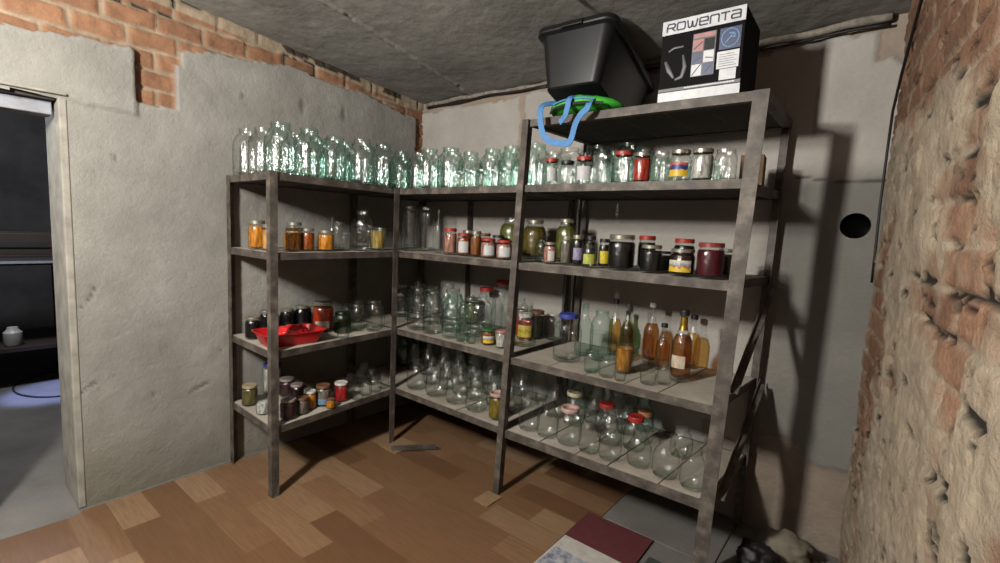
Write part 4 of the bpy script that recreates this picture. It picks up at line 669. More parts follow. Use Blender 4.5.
for a, b in (((-.2,-.5,.02),(-.18,.45,.19)),((.18,-.5,.02),(.2,.45,.19)),((-.18,-.5,.02),(.18,-.48,.19)),((-.18,.43,.02),(.18,.45,.19))): mb.box(a, b)
bevel(mb.build('crate_body', M['dark_wood'], root), .004)
mb = MB(); mb.box((.2,-.5,.08),(.212,.45,.12)); mb.build('crate_batten', M['side_room_dark'], root)
mb = MB(); mb.lathe([(0,0),(.05,0),(.055,.01),(.055,.10),(.035,.12),(.03,.14),(0,.14)], 16)
o = mb.build('paint_can', M['white_plastic'], smooth=False); autosmooth(o); o.location = (-2.35,-1.98,.312); tag(o, 'small pale can under the bench in the unlit room beyond the doorway', 'can')
mb = MB(); pts = [(-2.2+.34*math.cos(t_)*1.1, -1.75+.26*math.sin(t_), .0) for t_ in np.linspace(2.2,6.6,26)]; mb.tube(pts, .006, 6)
o = mb.build('power_cable', M['black_rubber'], smooth=True); o.location.z = .003; tag(o, 'thin black cable looped on the blue-lit floor beyond the doorway', 'cable')

# cables in the cellar, and a dark line at the brick joint
mb = MB(); pts = [(x, -.024-.004*math.sin(x*11), 2.196+.010*math.sin(x*2.3)+.004*math.sin(x*13)) for x in np.linspace(.04,2.66,60)]
mb.tube(pts, .006, 8); o = mb.build('ceiling_cable', M['black_rubber'], smooth=True); tag(o, 'black cable running along the top of the back wall under the ceiling', 'cable')
mb = MB(); pts = [(1.60-.02*math.sin(t_*5)+.03*t_, -1.05+.30*t_, ceil_z(-1.05+.3*t_)-.018-.014*math.sin(t_*7)) for t_ in np.linspace(0,1,16)]
mb.tube(pts, [.009+.004*math.sin(k) for k in range(16)], 8); o = mb.build('ceiling_cable', M['black_rubber'], smooth=True); tag(o, 'short black cable end on the ceiling above the black tub', 'cable')
mb = MB()  # thin dark line along the wall joint
def onwall(y, z, off=.02): return (2.697-BW_T*y-off, y, z)
pts = [onwall(-.80,2.18,.014), onwall(-.62,2.12,.012), onwall(-.42,2.02,.012), onwall(-.25,1.93,.012), onwall(-.13,1.84,.012), onwall(-.09,1.70,.010), onwall(-.08,1.5,.010), onwall(-.09,1.32,.008), onwall(-.08,1.2,.006)]
mb.tube(pts, .0045, 8); o = mb.build('wall_joint_line', M['black_rubber'], smooth=True); tag(o, 'thin black line down the joint between grey wall and brick wall', 'cable')

# ------------------------------------------------------------------ shelving
ZS = {1:1.56, 2:1.19, 3:.72, 4:.348}
def post(root, p0, p1, A, B, wd, foot=None):
    mb = MB(); mb.bar(p0, p1, A, B, wd, wd, .0045); o = mb.build('post', M['steel'], root); return o
def frame_level(root, pts, z, h=.034):
    """angle irons round a shelf; pts are corners in order"""
    mb = MB(); n = len(pts); cx = sum(p[0] for p in pts)/n; cy = sum(p[1] for p in pts)/n
    for i in range(n):
        a = Vector((*pts[i], z)); b = Vector((*pts[(i+1)%n], z)); d = (b-a).normalized(); inn = Vector((-d.y, d.x, 0))
        if inn.dot(Vector((cx,cy,z))-a) < 0: inn = -inn
        prof = [(0,0),(.004,0),(.004,-h+.004),(.032,-h+.004),(.032,-h),(0,-h)]
        vs = [p + inn*u + Vector((0,0,w_)) for p in (a, b) for u, w_ in prof]
        mb.add(vs, [(k,(k+1)%6,6+(k+1)%6,6+k) for k in range(6)]+[(0,1,2,3,4,5)[::-1],(6,7,8,9,10,11)])
    return mb.build('shelf_frame', M['steel'], root)
def boards(root, quad, z, along, nb, th=.028, over=(0,0), seed=0):
    """planks filling a quad (4 corners, ccw); split along direction 'along' (0: corner0->1)"""
    rnd = random.Random(seed); mb = MB(); q = [Vector((*p, 0)) for p in quad]
    cuts = [0]+[ (k+rnd.uniform(-.12,.12))/nb for k in range(1,nb)]+[1]
    idx = []
    for k in range(nb):
        t0, t1 = cuts[k]+.003, cuts[k+1]-.003
        if along == 0: c = [q[0].lerp(q[1],t0), q[0].lerp(q[1],t1), q[3].lerp(q[2],t1), q[3].lerp(q[2],t0)]
        else: c = [q[0].lerp(q[3],t0), q[1].lerp(q[2],t0), q[1].lerp(q[2],t1), q[0].lerp(q[3],t1)]
        dz = -rnd.uniform(0,.002)
        vs = [(p.x,p.y,z-th) for p in c]+[(p.x,p.y,z+dz) for p in c]
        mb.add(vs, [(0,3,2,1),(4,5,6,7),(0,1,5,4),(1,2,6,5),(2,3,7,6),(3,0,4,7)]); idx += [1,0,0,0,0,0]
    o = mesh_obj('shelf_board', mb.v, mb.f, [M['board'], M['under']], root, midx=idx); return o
A_ = (.540,-1.400); B_ = (.030,-1.385); C_ = (.470,-.607); D_ = (.030,-.612)
# side rack (along the doorway wall)
root = empty('metal_shelf_rack', (0,0,0)); tag(root, 'narrow welded steel rack along the grey wall beside the doorway', 'shelf rack', 'welded steel shelf racks')
post(root, (A_[0],A_[1],0), (A_[0]-.002,A_[1],1.562), (-1,0,0), (0,1,0), .036); post(root, (B_[0],B_[1],0), (B_[0],B_[1],1.562), (1,0,0), (0,1,0), .036)
post(root, (C_[0],C_[1],0), (C_[0]+.003,C_[1],1.5595), (-1,0,0), (0,-1,0), .036); post(root, (D_[0],D_[1],0), (D_[0],D_[1],1.55), (1,0,0), (0,-1,0), .036)
for k, z in ZS.items():
    Cc = (C_[0]-.006, C_[1]-.006)
    frame_level(root, [(B_[0]+.006,B_[1]+.006),(A_[0]-.006,A_[1]+.006),Cc,(D_[0]+.006,D_[1]-.006)], z)
    boards(root, [(B_[0]+.012,B_[1]+.012),(A_[0]-.012,A_[1]+.012),(Cc[0]-.007,Cc[1]-.006),(D_[0]+.012,D_[1]-.014)], z+.0, 1, 3, seed=k)
mb = MB(); mb.box((.455,-.70,0),(.60,-.53,.006)); o = mb.build('foot_plate', M['wood_bright'], root)
# corner rack
root = empty('metal_shelf_rack', (0,0,0)); tag(root, 'low welded steel rack filling the room corner between side and tall racks', 'shelf rack', 'welded steel shelf racks')
x0, x1, y0, y1 = .030, 1.296, -.600, -.028
post(root, (.525,y1,0), (.525,y1,1.53), (-1,0,0), (0,-1,0), .036); post(root, (x0,y1,0), (x0,y1,1.53), (1,0,0), (0,-1,0), .036); post(root, (1.30,y1,0), (1.318,y1,1.53), (-1,0,0), (0,-1,0), .036)
for k, z in ZS.items():
    xr = 1.280+.028*z; yf = -.612+.018*z
    frame_level(root, [(x0+.02,yf+.012),(.476,-.600),(xr,yf),(xr,y1-.005),(x0+.006,y1-.005)] if False else [(x0+.006,-.600),(.474,-.602),(xr,yf),(xr,y1-.006),(x0+.006,y1-.006)], z)
    boards(root, [(x0+.012,-.594),(xr-.006,yf+.008),(xr-.006,y1-.012),(x0+.012,y1-.012)], z, 0, 4, seed=10+k)
# tall rack
root = empty('metal_shelf_rack', (0,0,0)); tag(root, 'tallest steel rack, with the tub and printed box on its high shelf', 'shelf rack', 'welded steel shelf racks')
ZT = 1.862; lean = lambda x, y, z: (x+.028*z, y+.018*z, z)
post(root, lean(1.322,-.625,0), lean(1.322,-.625,ZT), (-1,0,0), (0,1,0), .036); post(root, lean(2.264,-.598,0), lean(2.264,-.598,ZT), (1,0,0), (0,1,0), .052)
post(root, (1.335,-.026,0), (1.372,-.026,ZT), (1,0,0), (0,-1,0), .036); post(root, (2.325,-.026,0), (2.362,-.026,ZT), (-1,0,0), (0,-1,0), .036)
for k, z in list(ZS.items())+[(5,ZT)]:
    a = lean(1.326,-.615,z); b = lean(2.262 if k != 5 else 2.312,-.592,z); hh = .034 if k != 4 else .042
    frame_level(root, [a[:2], b[:2], (b[0]+(.045 if k != 5 else 0),-.034), (a[0]+.02,-.034)], z, hh)
    boards(root, [(a[0]+.006,a[1]+.008),(b[0]+(.0 if k!=5 else -.006),b[1]+.008),(b[0]+(.04 if k != 5 else -.006),-.042),(a[0]+.02,-.042)], z, 0, 5, seed=20+k)
mb = MB(); mb.box((1.262,-.742,0),(1.352,-.632,.007)); mb.build('foot_plate', M['wood_bright'], root)
mb = MB(); mb.box((2.24,-.64,.0),(2.34,-.54,.006)); mb.build('foot_plate', M['rust'], root)
mb = MB()     # side brace of the tall rack
mb.bar((2.335,-.56,.78), (2.352,-.06,1.16), (0,0,1), (1,0,0), .026, .026, .004); mb.build('side_brace', M['steel'], root)
mb = MB(); mb.bar((2.325,-.56,.36), (2.345,-.06,.70), (0,0,1), (1,0,0), .026, .026, .004); mb.build('side_brace', M['steel'], root)
# plank ends poking out past the outer post
for z, x_, y_, l_, w_ in ((ZS[2],2.352,-.45,.09,.30),(ZS[3],2.352,-.30,.075,.12),(ZS[4],2.34,-.42,.06,.10)):
    pass
# steel offcuts lying at the corner post
mb = MB(); mb.bar((.56,-.70,.008),(.73,-.50,.008), (0,0,1), (.75,.66,0), .032, .032, .004)
o = mb.build('steel_offcut', M['steel']); tag(o, 'short rusty angle iron lying on the floor at the foot of the corner post', 'metal bar')

# ------------------------------------------------------------------ glassware and preserves
PR = dict(
 big=[(0,.03),(.82,0),(.96,.02),(1,.07),(1,.60),(.97,.70),(.86,.79),(.68,.86),(.58,.90),(.57,.935),(.61,.945),(.62,.975),(.59,1.0),(.53,.99),(.53,.90)],
 mid=[(0,.04),(.66,0),(.88,.03),(1,.14),(1.0,.46),(.95,.60),(.80,.73),(.63,.82),(.59,.87),(.63,.885),(.63,.96),(.60,1.0),(.54,.985),(.54,.87)],
 jar=[(0,.04),(.84,0),(.96,.03),(1,.09),(1,.70),(.96,.78),(.86,.84),(.82,.87),(.86,.885),(.86,.97),(.83,1.0),(.77,.985),(.77,.87)],
 tall=[(0,.02),(.85,0),(.97,.015),(1,.05),(1,.86),(.95,.90),(.86,.93),(.86,.95),(.90,.955),(.90,.99),(.86,1.0),(.8,.99),(.8,.93)],
 tumbler=[(0,.06),(.80,0),(.86,.03),(1,1),(.955,1.0),(.82,.09),(0,.08)],
 bottle=[(0,.03),(.88,0),(1,.025),(1,.50),(.95,.57),(.70,.66),(.46,.73),(.35,.80),(.32,.93),(.40,.935),(.40,.985),(.36,1.0),(.27,.99),(.27,.9)])
NECK = dict(big=(.64,.93), mid=(.66,.875), jar=(.89,.90), tall=(.93,.945), bottle=(.44,.925), tumbler=(1,.95))
FILL = dict(big=.85, mid=.62, jar=.82, tall=.86, tumbler=.86, bottle=.66)
CACHE = {}
def cached(key, fn, mat):
    k = (key, mat.name)
    if k not in CACHE:
        mb = MB(); fn(mb); o = mesh_obj('tmp', mb.v, mb.f, mat); autosmooth(o, 35); CACHE[k] = o.data; bpy.data.objects.remove(o)
    return CACHE[k]
def child(name, me, root, label=None):
    o = bpy.data.objects.new(name, me); COL.objects.link(o); o.parent = root
    if label: o['label'] = label
    return o
SEG = {'big':32,'mid':28,'jar':24,'tall':24,'tumbler':20,'bottle':24}
def fn_glass(kind):
    def f(mb):
        mb.lathe(PR[kind], SEG[kind])
        if kind != 'tumbler':     # thick glass foot
            mb.lathe([(0,.055),(.70,.05),(.92,.085)], SEG[kind])
        if kind in ('big',):
            for z in (.16,.55): mb.lathe([(1.0,z-.012),(1.012,z),(1.0,z+.012)], SEG[kind])
    return f
def fn_con(kind):
    def f(mb):
        P_ = PR[kind]; top = FILL[kind]; out = [(0,.07),(.80,.065)]
        for r, z in P_[3:]:
            if z >= top: break
            if z > .08: out.append((r*.955, z))
        pr = [p for p in P_ if p[1] > .05]
        # radius at fill height
        for a, b in zip(P_[2:], P_[3:]):
            if a[1] <= top <= b[1]: rt = a[0]+(b[0]-a[0])*(top-a[1])/(b[1]-a[1]+1e-9); break
        out += [(.955*rt*.999, top-.004), (.90*rt, top), (0, top)]
        if kind == 'tumbler': out = [(0,.10),(.78,.11),(.93,.86),(0,.86)]
        else: out = [out[0], out[1], (.93,.10)] + [p for p in out[2:] if p[1] > .10]
        mb.lathe(out, SEG[kind])
    return f
def fn_lid(kind, style):
    r, z = NECK[kind]
    def f(mb):
        if style == 'open': mb.lathe([(r-.02,z+.02),(r+.06,z+.03),(r+.10,z+.09),(r+.06,z+.15),(r-.05,z+.155),(r-.16,z+.12),(r-.20,z+.06),(0,z+.055)], 24)
        elif kind == 'bottle': mb.lathe([(r-.02,z+.02),(r+.02,z+.022),(r+.03,1.012),(r,1.025),(0,1.03)], 18)
        else:
            mb.lathe([(r-.01,z),(r+.035,z+.005),(r+.04,1.005),(r+.01,1.025),(r-.05,1.028),(r-.10,1.018),(0,1.02)], 28)
    return f
def fn_label(z0, z1, half, r=1.012):
    def f(mb):
        n = 14; vs = []
        for z in (z0, z1):
            for k in range(n+1): a = math.radians(-half+2*half*k/n); vs.append((r*math.cos(a), r*math.sin(a), z))
        for z in (z0, z1):
            for k in range(n+1): a = math.radians(-half+2*half*k/n); vs.append(((r-.008)*math.cos(a), (r-.008)*math.sin(a), z))
        m_ = n+1; fs = []
        for k in range(n): fs += [(k,k+1,m_+k+1,m_+k), (2*m_+k,3*m_+k,3*m_+k+1,2*m_+k+1), (k,2*m_+k,2*m_+k+1,k+1), (m_+k,m_+k+1,3*m_+k+1,3*m_+k)]
        mb.add(vs, fs)
    return f
KN = dict(big='large_glass_jar', mid='glass_jar', jar='glass_jar', tall='glass_jar', tumbler='drinking_glass', bottle='glass_bottle')
NAMEBY = {'dish':'glass_dish','container':'plastic_container'}
TABLE_OF_PARTS = 0
for sh, kind, x, y, r, h, con, lid, lab, gls, cat, txt, grp in ITEMS:
    z = ZS[int(sh[1])]
    liq = con in ('amberliq','brownliq')
    if con == 'honey': con = 'honeyfill'
    gm = M[gls]
    name = NAMEBY.get(cat, KN[kind])
    if con and not liq: name = 'jar_of_preserves' if kind in ('jar','big') else name
    root = bpy.data.objects.new(name, cached(('g',kind), fn_glass(kind), gm)); COL.objects.link(root)
    root.location = (x, y, z+.0012); root.scale = (r, r, h)
    ang = math.atan2(-2.44-y, 2.73-x) + random.uniform(-.35,.35); root.rotation_euler = (0,0,ang)
    tag(root, txt, cat, grp)
    if con:
        if con in ('amberliq','brownliq'): child('liquid', cached(('c',kind), fn_con(kind), M[con]), root)
        elif con == 'honey': child('liquid', cached(('c',kind), fn_con(kind), M['honey']), root)
        else: child('contents', cached(('c',kind), fn_con(kind), M['c_'+con]), root)
    if lid == 'blackgold':
        child('cap', cached(('l',kind,'n'), fn_lid(kind,'n'), M['l_black']), root, 'black bottle cap')
        child('neck_foil', cached(('f',kind), lambda mb: mb.lathe([(.47,.735),(.37,.80),(.345,.925),(.33,.925)], 20), M['l_gold']), root, 'gold foil round the neck')
    elif lid:
        st = 'open' if lid.endswith('open') else 'n'
        child('cap' if kind == 'bottle' else 'lid', cached(('l',kind,st), fn_lid(kind,st), M['l_'+lid]), root, None)
    if lab:
        zz = {'whitelow':(.14,.38), 'bluelow':(.12,.40), 'white':(.16,.66), 'lilac':(.2,.6), 'cream':(.20,.38), 'whitehalf':(.16,.62)}.get(lab, (.16,.60))
        hf = {'white':48,'whitehalf':30,'whitelow':40,'cream':42}.get(lab, 62)
        o = child('label', cached(('b',zz,hf), fn_label(*zz,hf), M['b_'+lab]), root)

# ------------------------------------------------------------------ red tray on the third shelf of the side rack
root = empty('plastic_tray', (.395,-1.235,ZS[3]+.001), math.radians(84)); tag(root, 'shallow red plastic tray at the edge of the third shelf beside dark jam jars', 'tray')
def rrect(hx, hy, r, n=6):
    out = []
    for cx, cy, a0 in ((hx-r,hy-r,0),(-hx+r,hy-r,90),(-hx+r,-hy+r,180),(hx-r,-hy+r,270)):
        for k in range(n+1): a = math.radians(a0+90*k/n); out.append((cx+r*math.cos(a), cy+r*math.sin(a)))
    return out
def loft(mb, loops, close_first=True, close_last=False):
    n = len(loops[0]); vs = [p for l in loops for p in l]; fs = []
    for i in range(len(loops)-1):
        for k in range(n): fs.append((i*n+k, i*n+(k+1)%n, (i+1)*n+(k+1)%n, (i+1)*n+k))
    if close_first: fs.append(tuple(range(n))[::-1])
    if close_last: fs.append(tuple((len(loops)-1)*n+k for k in range(n)))
    mb.add(vs, fs)
mb = MB(); L_ = []
for hx, hy, z, r in ((.125,.075,0,.03),(.150,.098,.060,.035),(.160,.108,.063,.04),(.160,.108,.067,.04),(.148,.096,.066,.034),(.122,.072,.006,.028)):
    L_.append([(x,y,z) for x,y in rrect(hx,hy,r)])
loft(mb, L_, True, True); o = mb.build('tray_body', M['red_plastic'], root); autosmooth(o, 30)
# crumpled red bag in the tray
def crumple(name, loc, sx, sy, sz, mat, label, cat, seed, amp=.35, rz=0, group=None):
    bm = bmesh.new(); bmesh.ops.create_icosphere(bm, subdivisions=4, radius=1)
    for v in bm.verts:
        p = v.co.copy(); q = np.array([p.x*2.2+seed*3.1]), np.array([p.y*2.2+p.z*1.7+seed])
        n = float(fbm(q[0], q[1], 4, seed)[0])-.5; n2 = abs(float(fbm(q[0]*2.3, q[1]*2.3, 3, seed+3)[0])-.5)
        k = 1+amp*2*n - amp*1.2*n2; v.co = Vector((p.x*k*sx, p.y*k*sy, max(p.z*k,-.62)*sz))
    mz = min(v.co.z for v in bm.verts)
    for v in bm.verts: v.co.z -= mz
    me = bpy.data.meshes.new(name); bm.to_mesh(me); bm.free(); me.materials.append(mat)
    me.polygons.foreach_set('use_smooth',[True]*len(me.polygons)); o = bpy.data.objects.new(name, me); COL.objects.link(o); o.location = loc; o.rotation_euler = (0,0,rz)
    tag(o, label, cat, group); return o
M['red_film'] = plain('red_film', (214,40,44), .25, 0, .15, 20)
crumple('plastic_bag', (.40,-1.225,ZS[3]+.0085), .085, .058, .052, M['red_film'], 'crumpled shiny red plastic bag lying in the red tray', 'bag', 5, .3, .3).rotation_euler = (0,0,math.radians(84))

# ------------------------------------------------------------------ on the high shelf
root = empty('storage_tub', (0,0,0)); tag(root, 'large black plastic tub tipped back on the highest shelf', 'tub')
mb = MB(); L_ = []
def tub_loop(hx, hy, r, z): return [(x,y,z) for x,y in rrect(hx,hy,r)]
for a in ((.120,.195,.03,0),(.128,.203,.035,.006),(.170,.262,.045,.262),(.186,.280,.05,.268),(.190,.284,.05,.274),(.190,.284,.05,.296),(.183,.277,.048,.299),(.166,.258,.042,.298),(.164,.256,.04,.285),(.124,.199,.032,.010)): L_.append(tub_loop(*a[:3], a[3]*.88))
loft(mb, L_, True, True); o = mb.build('tub_body', M['black_plastic'], root); autosmooth(o, 28)
mb = MB(); mb.box((-.05,-.293,.231),(.05,-.281,.255)); bevel(mb.build('rim_latch', M['black_plastic'], root), .003)
mb = MB(); mb.box((-.05,.281,.231),(.05,.293,.255)); bevel(mb.build('rim_latch', M['black_plastic'], root), .003)
root.location = (1.556,-.350,1.868+.062); root.rotation_euler = (math.radians(-17), 0, math.radians(3))
root.scale = (1.03,1.06,1.0)
# green bag under the tub's front edge
root = empty('folded_bag', (1.635,-.475,1.864)); tag(root, 'folded green fabric bag with blue handles pinched under the black tub', 'bag')
bm = bmesh.new(); bmesh.ops.create_uvsphere(bm, u_segments=48, v_segments=20, radius=1)
for v in bm.verts:
    p = v.co; rr = math.hypot(p.x,p.y); zf = math.copysign(abs(p.z)**.8, p.z)
    n = float(fbm(np.array([p.x*3+2]), np.array([p.y*3+p.z*2]), 3, 4)[0])-.5
    front = .5-.5*p.y
    v.co = Vector((p.x*.178-.012, p.y*.135-.01, .0 + (zf+1)*.5*(.022+.058*front)*(1+.5*n)))
me = bpy.data.meshes.new('bag_body'); bm.to_mesh(me); bm.free(); me.materials.append(M['cloth_green']); me.polygons.foreach_set('use_smooth',[True]*len(me.polygons))
o = bpy.data.objects.new('bag_body', me); COL.objects.link(o); o.parent = root
def ribbon(name, pts, wd, mat, parent, th=.003, up=None):
    pts = [Vector(p) for p in pts]
    # smooth by catmull-rom
    sm = []
    for i in range(len(pts)-1):
        p0, p1, p2, p3 = pts[max(i-1,0)], pts[i], pts[i+1], pts[min(i+2,len(pts)-1)]
        for k in range(6):
            t = k/6; sm.append(.5*((2*p1)+(-p0+p2)*t+(2*p0-5*p1+4*p2-p3)*t*t+(-p0+3*p1-3*p2+p3)*t**3))
    sm.append(pts[-1]); mb = MB(); loops = []
    for i, p in enumerate(sm):
        d = (sm[min(i+1,len(sm)-1)]-sm[max(i-1,0)]).normalized(); nrm = Vector(up or (0,-1,.15)).normalized(); s = d.cross(nrm).normalized()
        nn = s.cross(d).normalized(); loops.append([p+s*wd/2+nn*th/2, p-s*wd/2+nn*th/2, p-s*wd/2-nn*th/2, p+s*wd/2-nn*th/2])
    loft(mb, loops, True, True); o = mb.build(name, mat, parent); autosmooth(o, 50); return o
oX, oY, oZ = 1.635, -.475, 1.864
def L3(pts): return [(x-oX, y-oY, z-oZ) for x, y, z in pts]
ribbon('handle', L3([(1.505,-.56,1.925),(1.474,-.622,1.905),(1.472,-.640,1.868),(1.484,-.640,1.80),(1.500,-.638,1.765),(1.530,-.638,1.742),(1.575,-.638,1.730),(1.622,-.638,1.724),(1.640,-.638,1.745),(1.656,-.640,1.80),(1.680,-.640,1.838),(1.705,-.640,1.856),(1.712,-.628,1.885),(1.70,-.57,1.91)]), .028, M['cloth_blue'], root)
ribbon('handle', L3([(1.632,-.58,1.925),(1.620,-.632,1.915),(1.614,-.642,1.875),(1.606,-.642,1.845),(1.590,-.640,1.826),(1.575,-.638,1.815)]), .026, M['cloth_blue'], root)
ribbon('piping', L3([(1.478,-.570,1.880),(1.53,-.612,1.886),(1.60,-.628,1.890),(1.68,-.626,1.890),(1.76,-.600,1.884)]), .012, M['cloth_black'], root)
ribbon('zip_edge', L3([(1.515,-.606,1.905),(1.58,-.622,1.912),(1.66,-.622,1.912),(1.72,-.606,1.905)]), .007, M['cloth_blue'], root)

# printed cardboard box
BX0, BX1, BY, BZ = 1.975, 2.268, -.562, 1.864; BW_, BH = BX1-BX0, .300
root = empty('appliance_box', (BX0, BY, BZ), math.radians(1.5)); tag(root, 'tall dark printed appliance box with white brand band on the highest shelf', 'box')
mb = MB(); mb.box((0,0,0),(BW_,.26,BH)); bevel(mb.build('carton', M['card_black'], root), .002)
mb = MB(); mb.box((0,-.0012,BH-.052),(BW_,-.0002,BH-.001)); mb.build('brand_band', M['card_white'], root)
mb = MB(); mb.box((0,-.0012,.0),(BW_,-.0002,.034)); mb.build('lower_band', M['card_white'], root)
mb = MB(); mb.box((0,-.0012,.037),(BW_,-.0002,.048)); mb.build('stripe', M['print_grey'], root)
def text(name, body, size, x, z, mat, parent, sx=1.0, off=-.0016, bold=.0):
    cu = bpy.data.curves.new(name, 'FONT'); cu.body = body; cu.size = size; cu.extrude = .0002; cu.offset = bold; cu.space_character = 1.08
    o = bpy.data.objects.new(name, cu); COL.objects.link(o); dg = bpy.context.evaluated_depsgraph_get()
    me = bpy.data.meshes.new_from_object(o.evaluated_get(dg)); bpy.data.objects.remove(o); me.materials.clear(); me.materials.append(mat)
    o = bpy.data.objects.new(name, me); COL.objects.link(o); o.parent = parent; o.rotation_euler = (math.radians(90),0,0); o.scale = (sx,1,1); o.location = (x, off, z); return o
# brand lettering drawn as wide outlined strokes
def strokes(name, paths, x, z, sx, sz, rad, mat, parent, y=-.0022):
    mb = MB()
    for pth in paths:
        for a, b in zip(pth, pth[1:]):
            p, q = Vector((x+a[0]*sx, 0, z+a[1]*sz)), Vector((x+b[0]*sx, 0, z+b[1]*sz)); d = (q-p).normalized(); n = Vector((-d.z,0,d.x))*rad; e = d*rad*.8
            c = [p-e+n, p-e-n, q+e-n, q+e+n]
            mb.add([(v.x,y-.0006,v.z) for v in c]+[(v.x,y+.0006,v.z) for v in c], [(0,1,2,3),(7,6,5,4),(0,4,5,1),(1,5,6,2),(2,6,7,3),(3,7,4,0)])
    return mb.build(name, mat, parent)
LET = {'R':[[(0,0),(0,.55),(.15,1),(.85,1),(1,.85),(1,.6),(.85,.45),(.05,.45)],[(.55,.45),(1,0)]], 'O':[[(.12,0),(0,.15),(0,.85),(.12,1),(.88,1),(1,.85),(1,.15),(.88,0),(.12,0)]],
 'W':[[(0,1),(.12,.1),(.25,0),(.42,.1),(.5,.8),(.58,.1),(.75,0),(.88,.1),(1,1)]], 'E':[[(.02,.5),(1,.5),(1,.85),(.88,1),(.12,1),(0,.85),(0,.15),(.12,0),(.95,0)]],
 'N':[[(0,0),(0,.85),(.12,1),(.88,1),(1,.85),(1,0)]], 'T':[[(0,1),(1,1)],[(.5,1),(.5,0)]], 'A':[[(.05,1),(.88,1),(1,.85),(1,0),(.12,0),(0,.12),(0,.4),(.12,.52),(1,.52)]]}
paths = []; cx = 0
for ch in 'ROWENTA':
    wd = {'W':1.35,'T':1.0}.get(ch,1.1); paths += [[(cx+a*wd, b) for a, b in p] for p in LET[ch]]; cx += wd+.32
strokes('brand_lettering', paths, .018, BH-.040, (BW_-.036)/(cx-.32), .026, .0025, M['lavender_ink'], root)
# pictures and stickers on the front
def patch(name, x0, z0, x1, z1, mat, y=-.0014): mb = MB(); mb.box((x0,y-.0006,z0),(x1,y,z1)); return mb.build(name, mat, root)
px = .118
patch('picture', px, .078, px+.082, .232, M['print_grey'])
for (a, b, m_) in ((0,0,'card_white'),(1,0,'print_navy'),(0,1,'print_navy'),(1,1,'card_white'),(0,2,'print_pink'),(1,2,'side_room_dark')):
    patch('picture', px+.002+a*.040, .080+b*.044, px+.038+a*.040, .121+b*.044, M[m_], -.0021)
patch('picture', px+.004, .215, px+.078, .230, M['print_pink'], -.0021)
strokes('tool_picture', [[(.1,.1),(.8,.9)],[(1.2,.2),(1.7,.7)],[(.2,1.2),(.7,1.5)],[(1.2,1.4),(1.8,1.3)],[(.1,2.2),(.8,2.7)]], px+.002, .080, .040, .044, .0016, M['lavender_ink'], root, -.0032)
patch('seal_panel', .212, .158, .283, .232, M['print_navy'])
strokes('seal_ring', [[(math.cos(t_), math.sin(t_)) for t_ in np.linspace(0,2*math.pi,25)],[(-.5,-.5),(.4,.5)],[(.1,.1),(.55,.0)],[(-.1,.5),(.5,.5),(.5,.1)]], .2475, .196, .029, .031, .0016, M['print_blue'], root)
patch('sticker', .208, .092, .282, .152, M['card_white']); patch('sticker', .220, .052, .276, .090, M['card_white'])
for k in range(6): patch('sticker_print', .216, .100+k*.008, .216+(.05 if k%2 else .058), .1018+k*.008, M['print_grey'], -.0021)
strokes('slogan', [[(a,0),(a+.5,0)] for a in range(0,18)], .100, .043, .0098, .01, .0024, M['card_white'], root)
# appliance picture: grey steam head
mb = MB(); mb.tube([(.03,-.003,.185),(.05,-.003,.196),(.085,-.003,.196)], .004, 6); mb.tube([(.02,-.003,.150),(.035,-.003,.115),(.055,-.003,.085)], [.006,.010,.005], 6)
mb.tube([(.085,-.003,.165),(.095,-.003,.12),(.085,-.003,.085),(.060,-.003,.078)], [.004,.009,.008,.005], 6); o = mb.build('appliance_picture', M['print_grey'], root, True); o.scale = (1,.25,1); o.location = (0,-.001,0)
mb = MB(); mb.add([(.05,.10,BH),(.27,.10,BH),(.24,.135,BH+.038),(.09,.135,BH+.038),(.05,.102,BH),(.27,.102,BH),(.24,.137,BH+.038),(.09,.137,BH+.038)], [(0,1,2,3),(7,6,5,4),(0,4,5,1),(1,5,6,2),(2,6,7,3),(3,7,4,0)])
mb.build('box_flap', M['card_brown'], root)
# cardboard box behind the outer post
mb = MB(); mb.box((0,0,0),(.085,.10,.125)); o = mb.build('cardboard_box', M['card_brown']); o.location = (2.235,-.30,ZS[1]+.0005); bevel(o, .002); o.rotation_euler = (0,0,.1)
tag(o, 'small brown cardboard box behind the outer post beside the small jars', 'box')

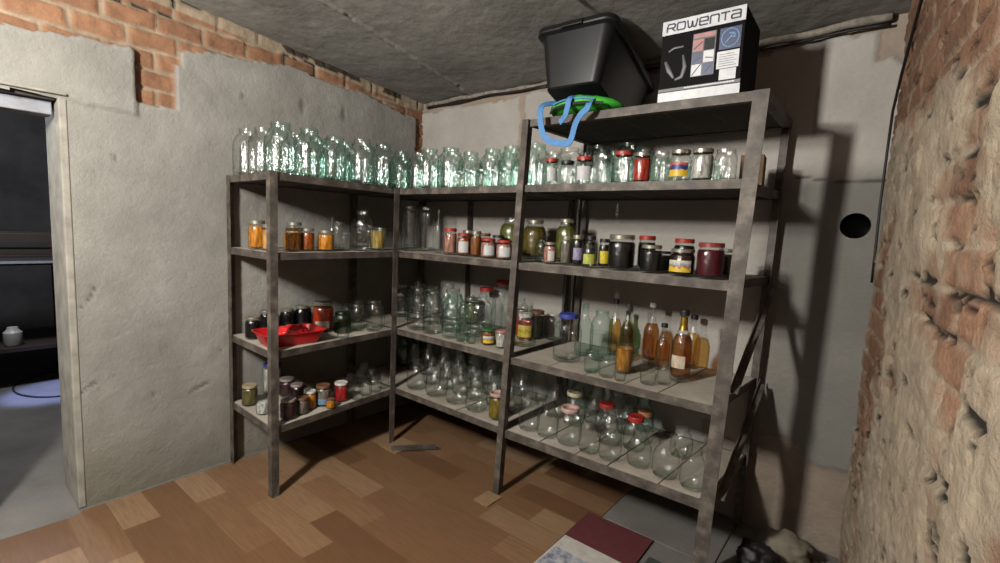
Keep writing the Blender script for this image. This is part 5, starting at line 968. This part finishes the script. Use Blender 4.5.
# ------------------------------------------------------------------ sample boards on the floor
def board(name, x0, y0, x1, y1, z0, z1, mat, label, cat, rz=0):
    mb = MB(); hx, hy = (x1-x0)/2, (y1-y0)/2; mb.box((-hx,-hy,0),(hx,hy,z1-z0)); o = mb.build(name, mat); o.location = ((x0+x1)/2,(y0+y1)/2,z0); o.rotation_euler = (0,0,rz); bevel(o, .002); tag(o, label, cat, 'tile samples on the floor'); return o
board('floor_tile', 1.742, -.86, 2.062, -.438, .0005, .0065, M['tile_red'], 'dull red tile on the floor beside the wood-look lino', 'tile', math.radians(1))
board('floor_tile', 2.088, -.88, 2.39, -.56, .0040, .010, M['tile_green'], 'dark grey-green tile at the foot of the tall rack\'s outer post', 'tile')
o = board('floor_tile', 1.752, -1.15, 2.082, -.681, .0075, .014, M['tile_white'], 'white tile with grey marbled centre lying over the red tile', 'tile')
mb = MB(); mb.box((-.155,-.225,.0066),(.155,.138,.0072)); mb.build('marbled_panel', M['marble'], o)

# things heaped on the floor between the tall rack and the brick wall
crumple('cloth_sack', (2.52,-.16,.004), .11, .09, .07, M['bag_cream'], 'dusty cream sack slumped on the floor between tall rack and brick wall', 'sack', 9, .25)
crumple('rag_bundle', (2.44,-.33,.004), .08, .08, .07, M['black_rubber'], 'dark rag bundle on the floor beside the tall rack\'s outer side', 'rag', 12, .35)
M['rubble'] = plain('rubble', (150,138,122), .95, 0, .25, 8, .5)
rb = bmesh.new()
for k in range(60):
    x = random.uniform(2.40,2.72); y = random.uniform(-.75,-.03); s = random.uniform(.008,.024)
    if math.hypot(x-2.50,y+.16) < .12 or math.hypot(x-2.44,y+.33) < .10: continue
    if x > 2.66-.1*y-.02: continue
    g_ = bmesh.ops.create_icosphere(rb, subdivisions=1, radius=s, matrix=Matrix.Translation((x,y,s*.55))@Euler((random.random()*3,random.random()*3,0)).to_matrix().to_4x4()@Matrix.Diagonal((1,.8,.6,1)))
    for v in g_['verts']: v.co += Vector((random.uniform(-1,1),random.uniform(-1,1),random.uniform(-.5,.5)))*s*.25
me = bpy.data.meshes.new('rubble'); rb.to_mesh(me); rb.free(); me.materials.append(M['rubble']); o = bpy.data.objects.new('rubble', me); COL.objects.link(o)
tag(o, 'crumbled mortar and brick bits along the foot of the brick wall', 'rubble', kind='stuff')
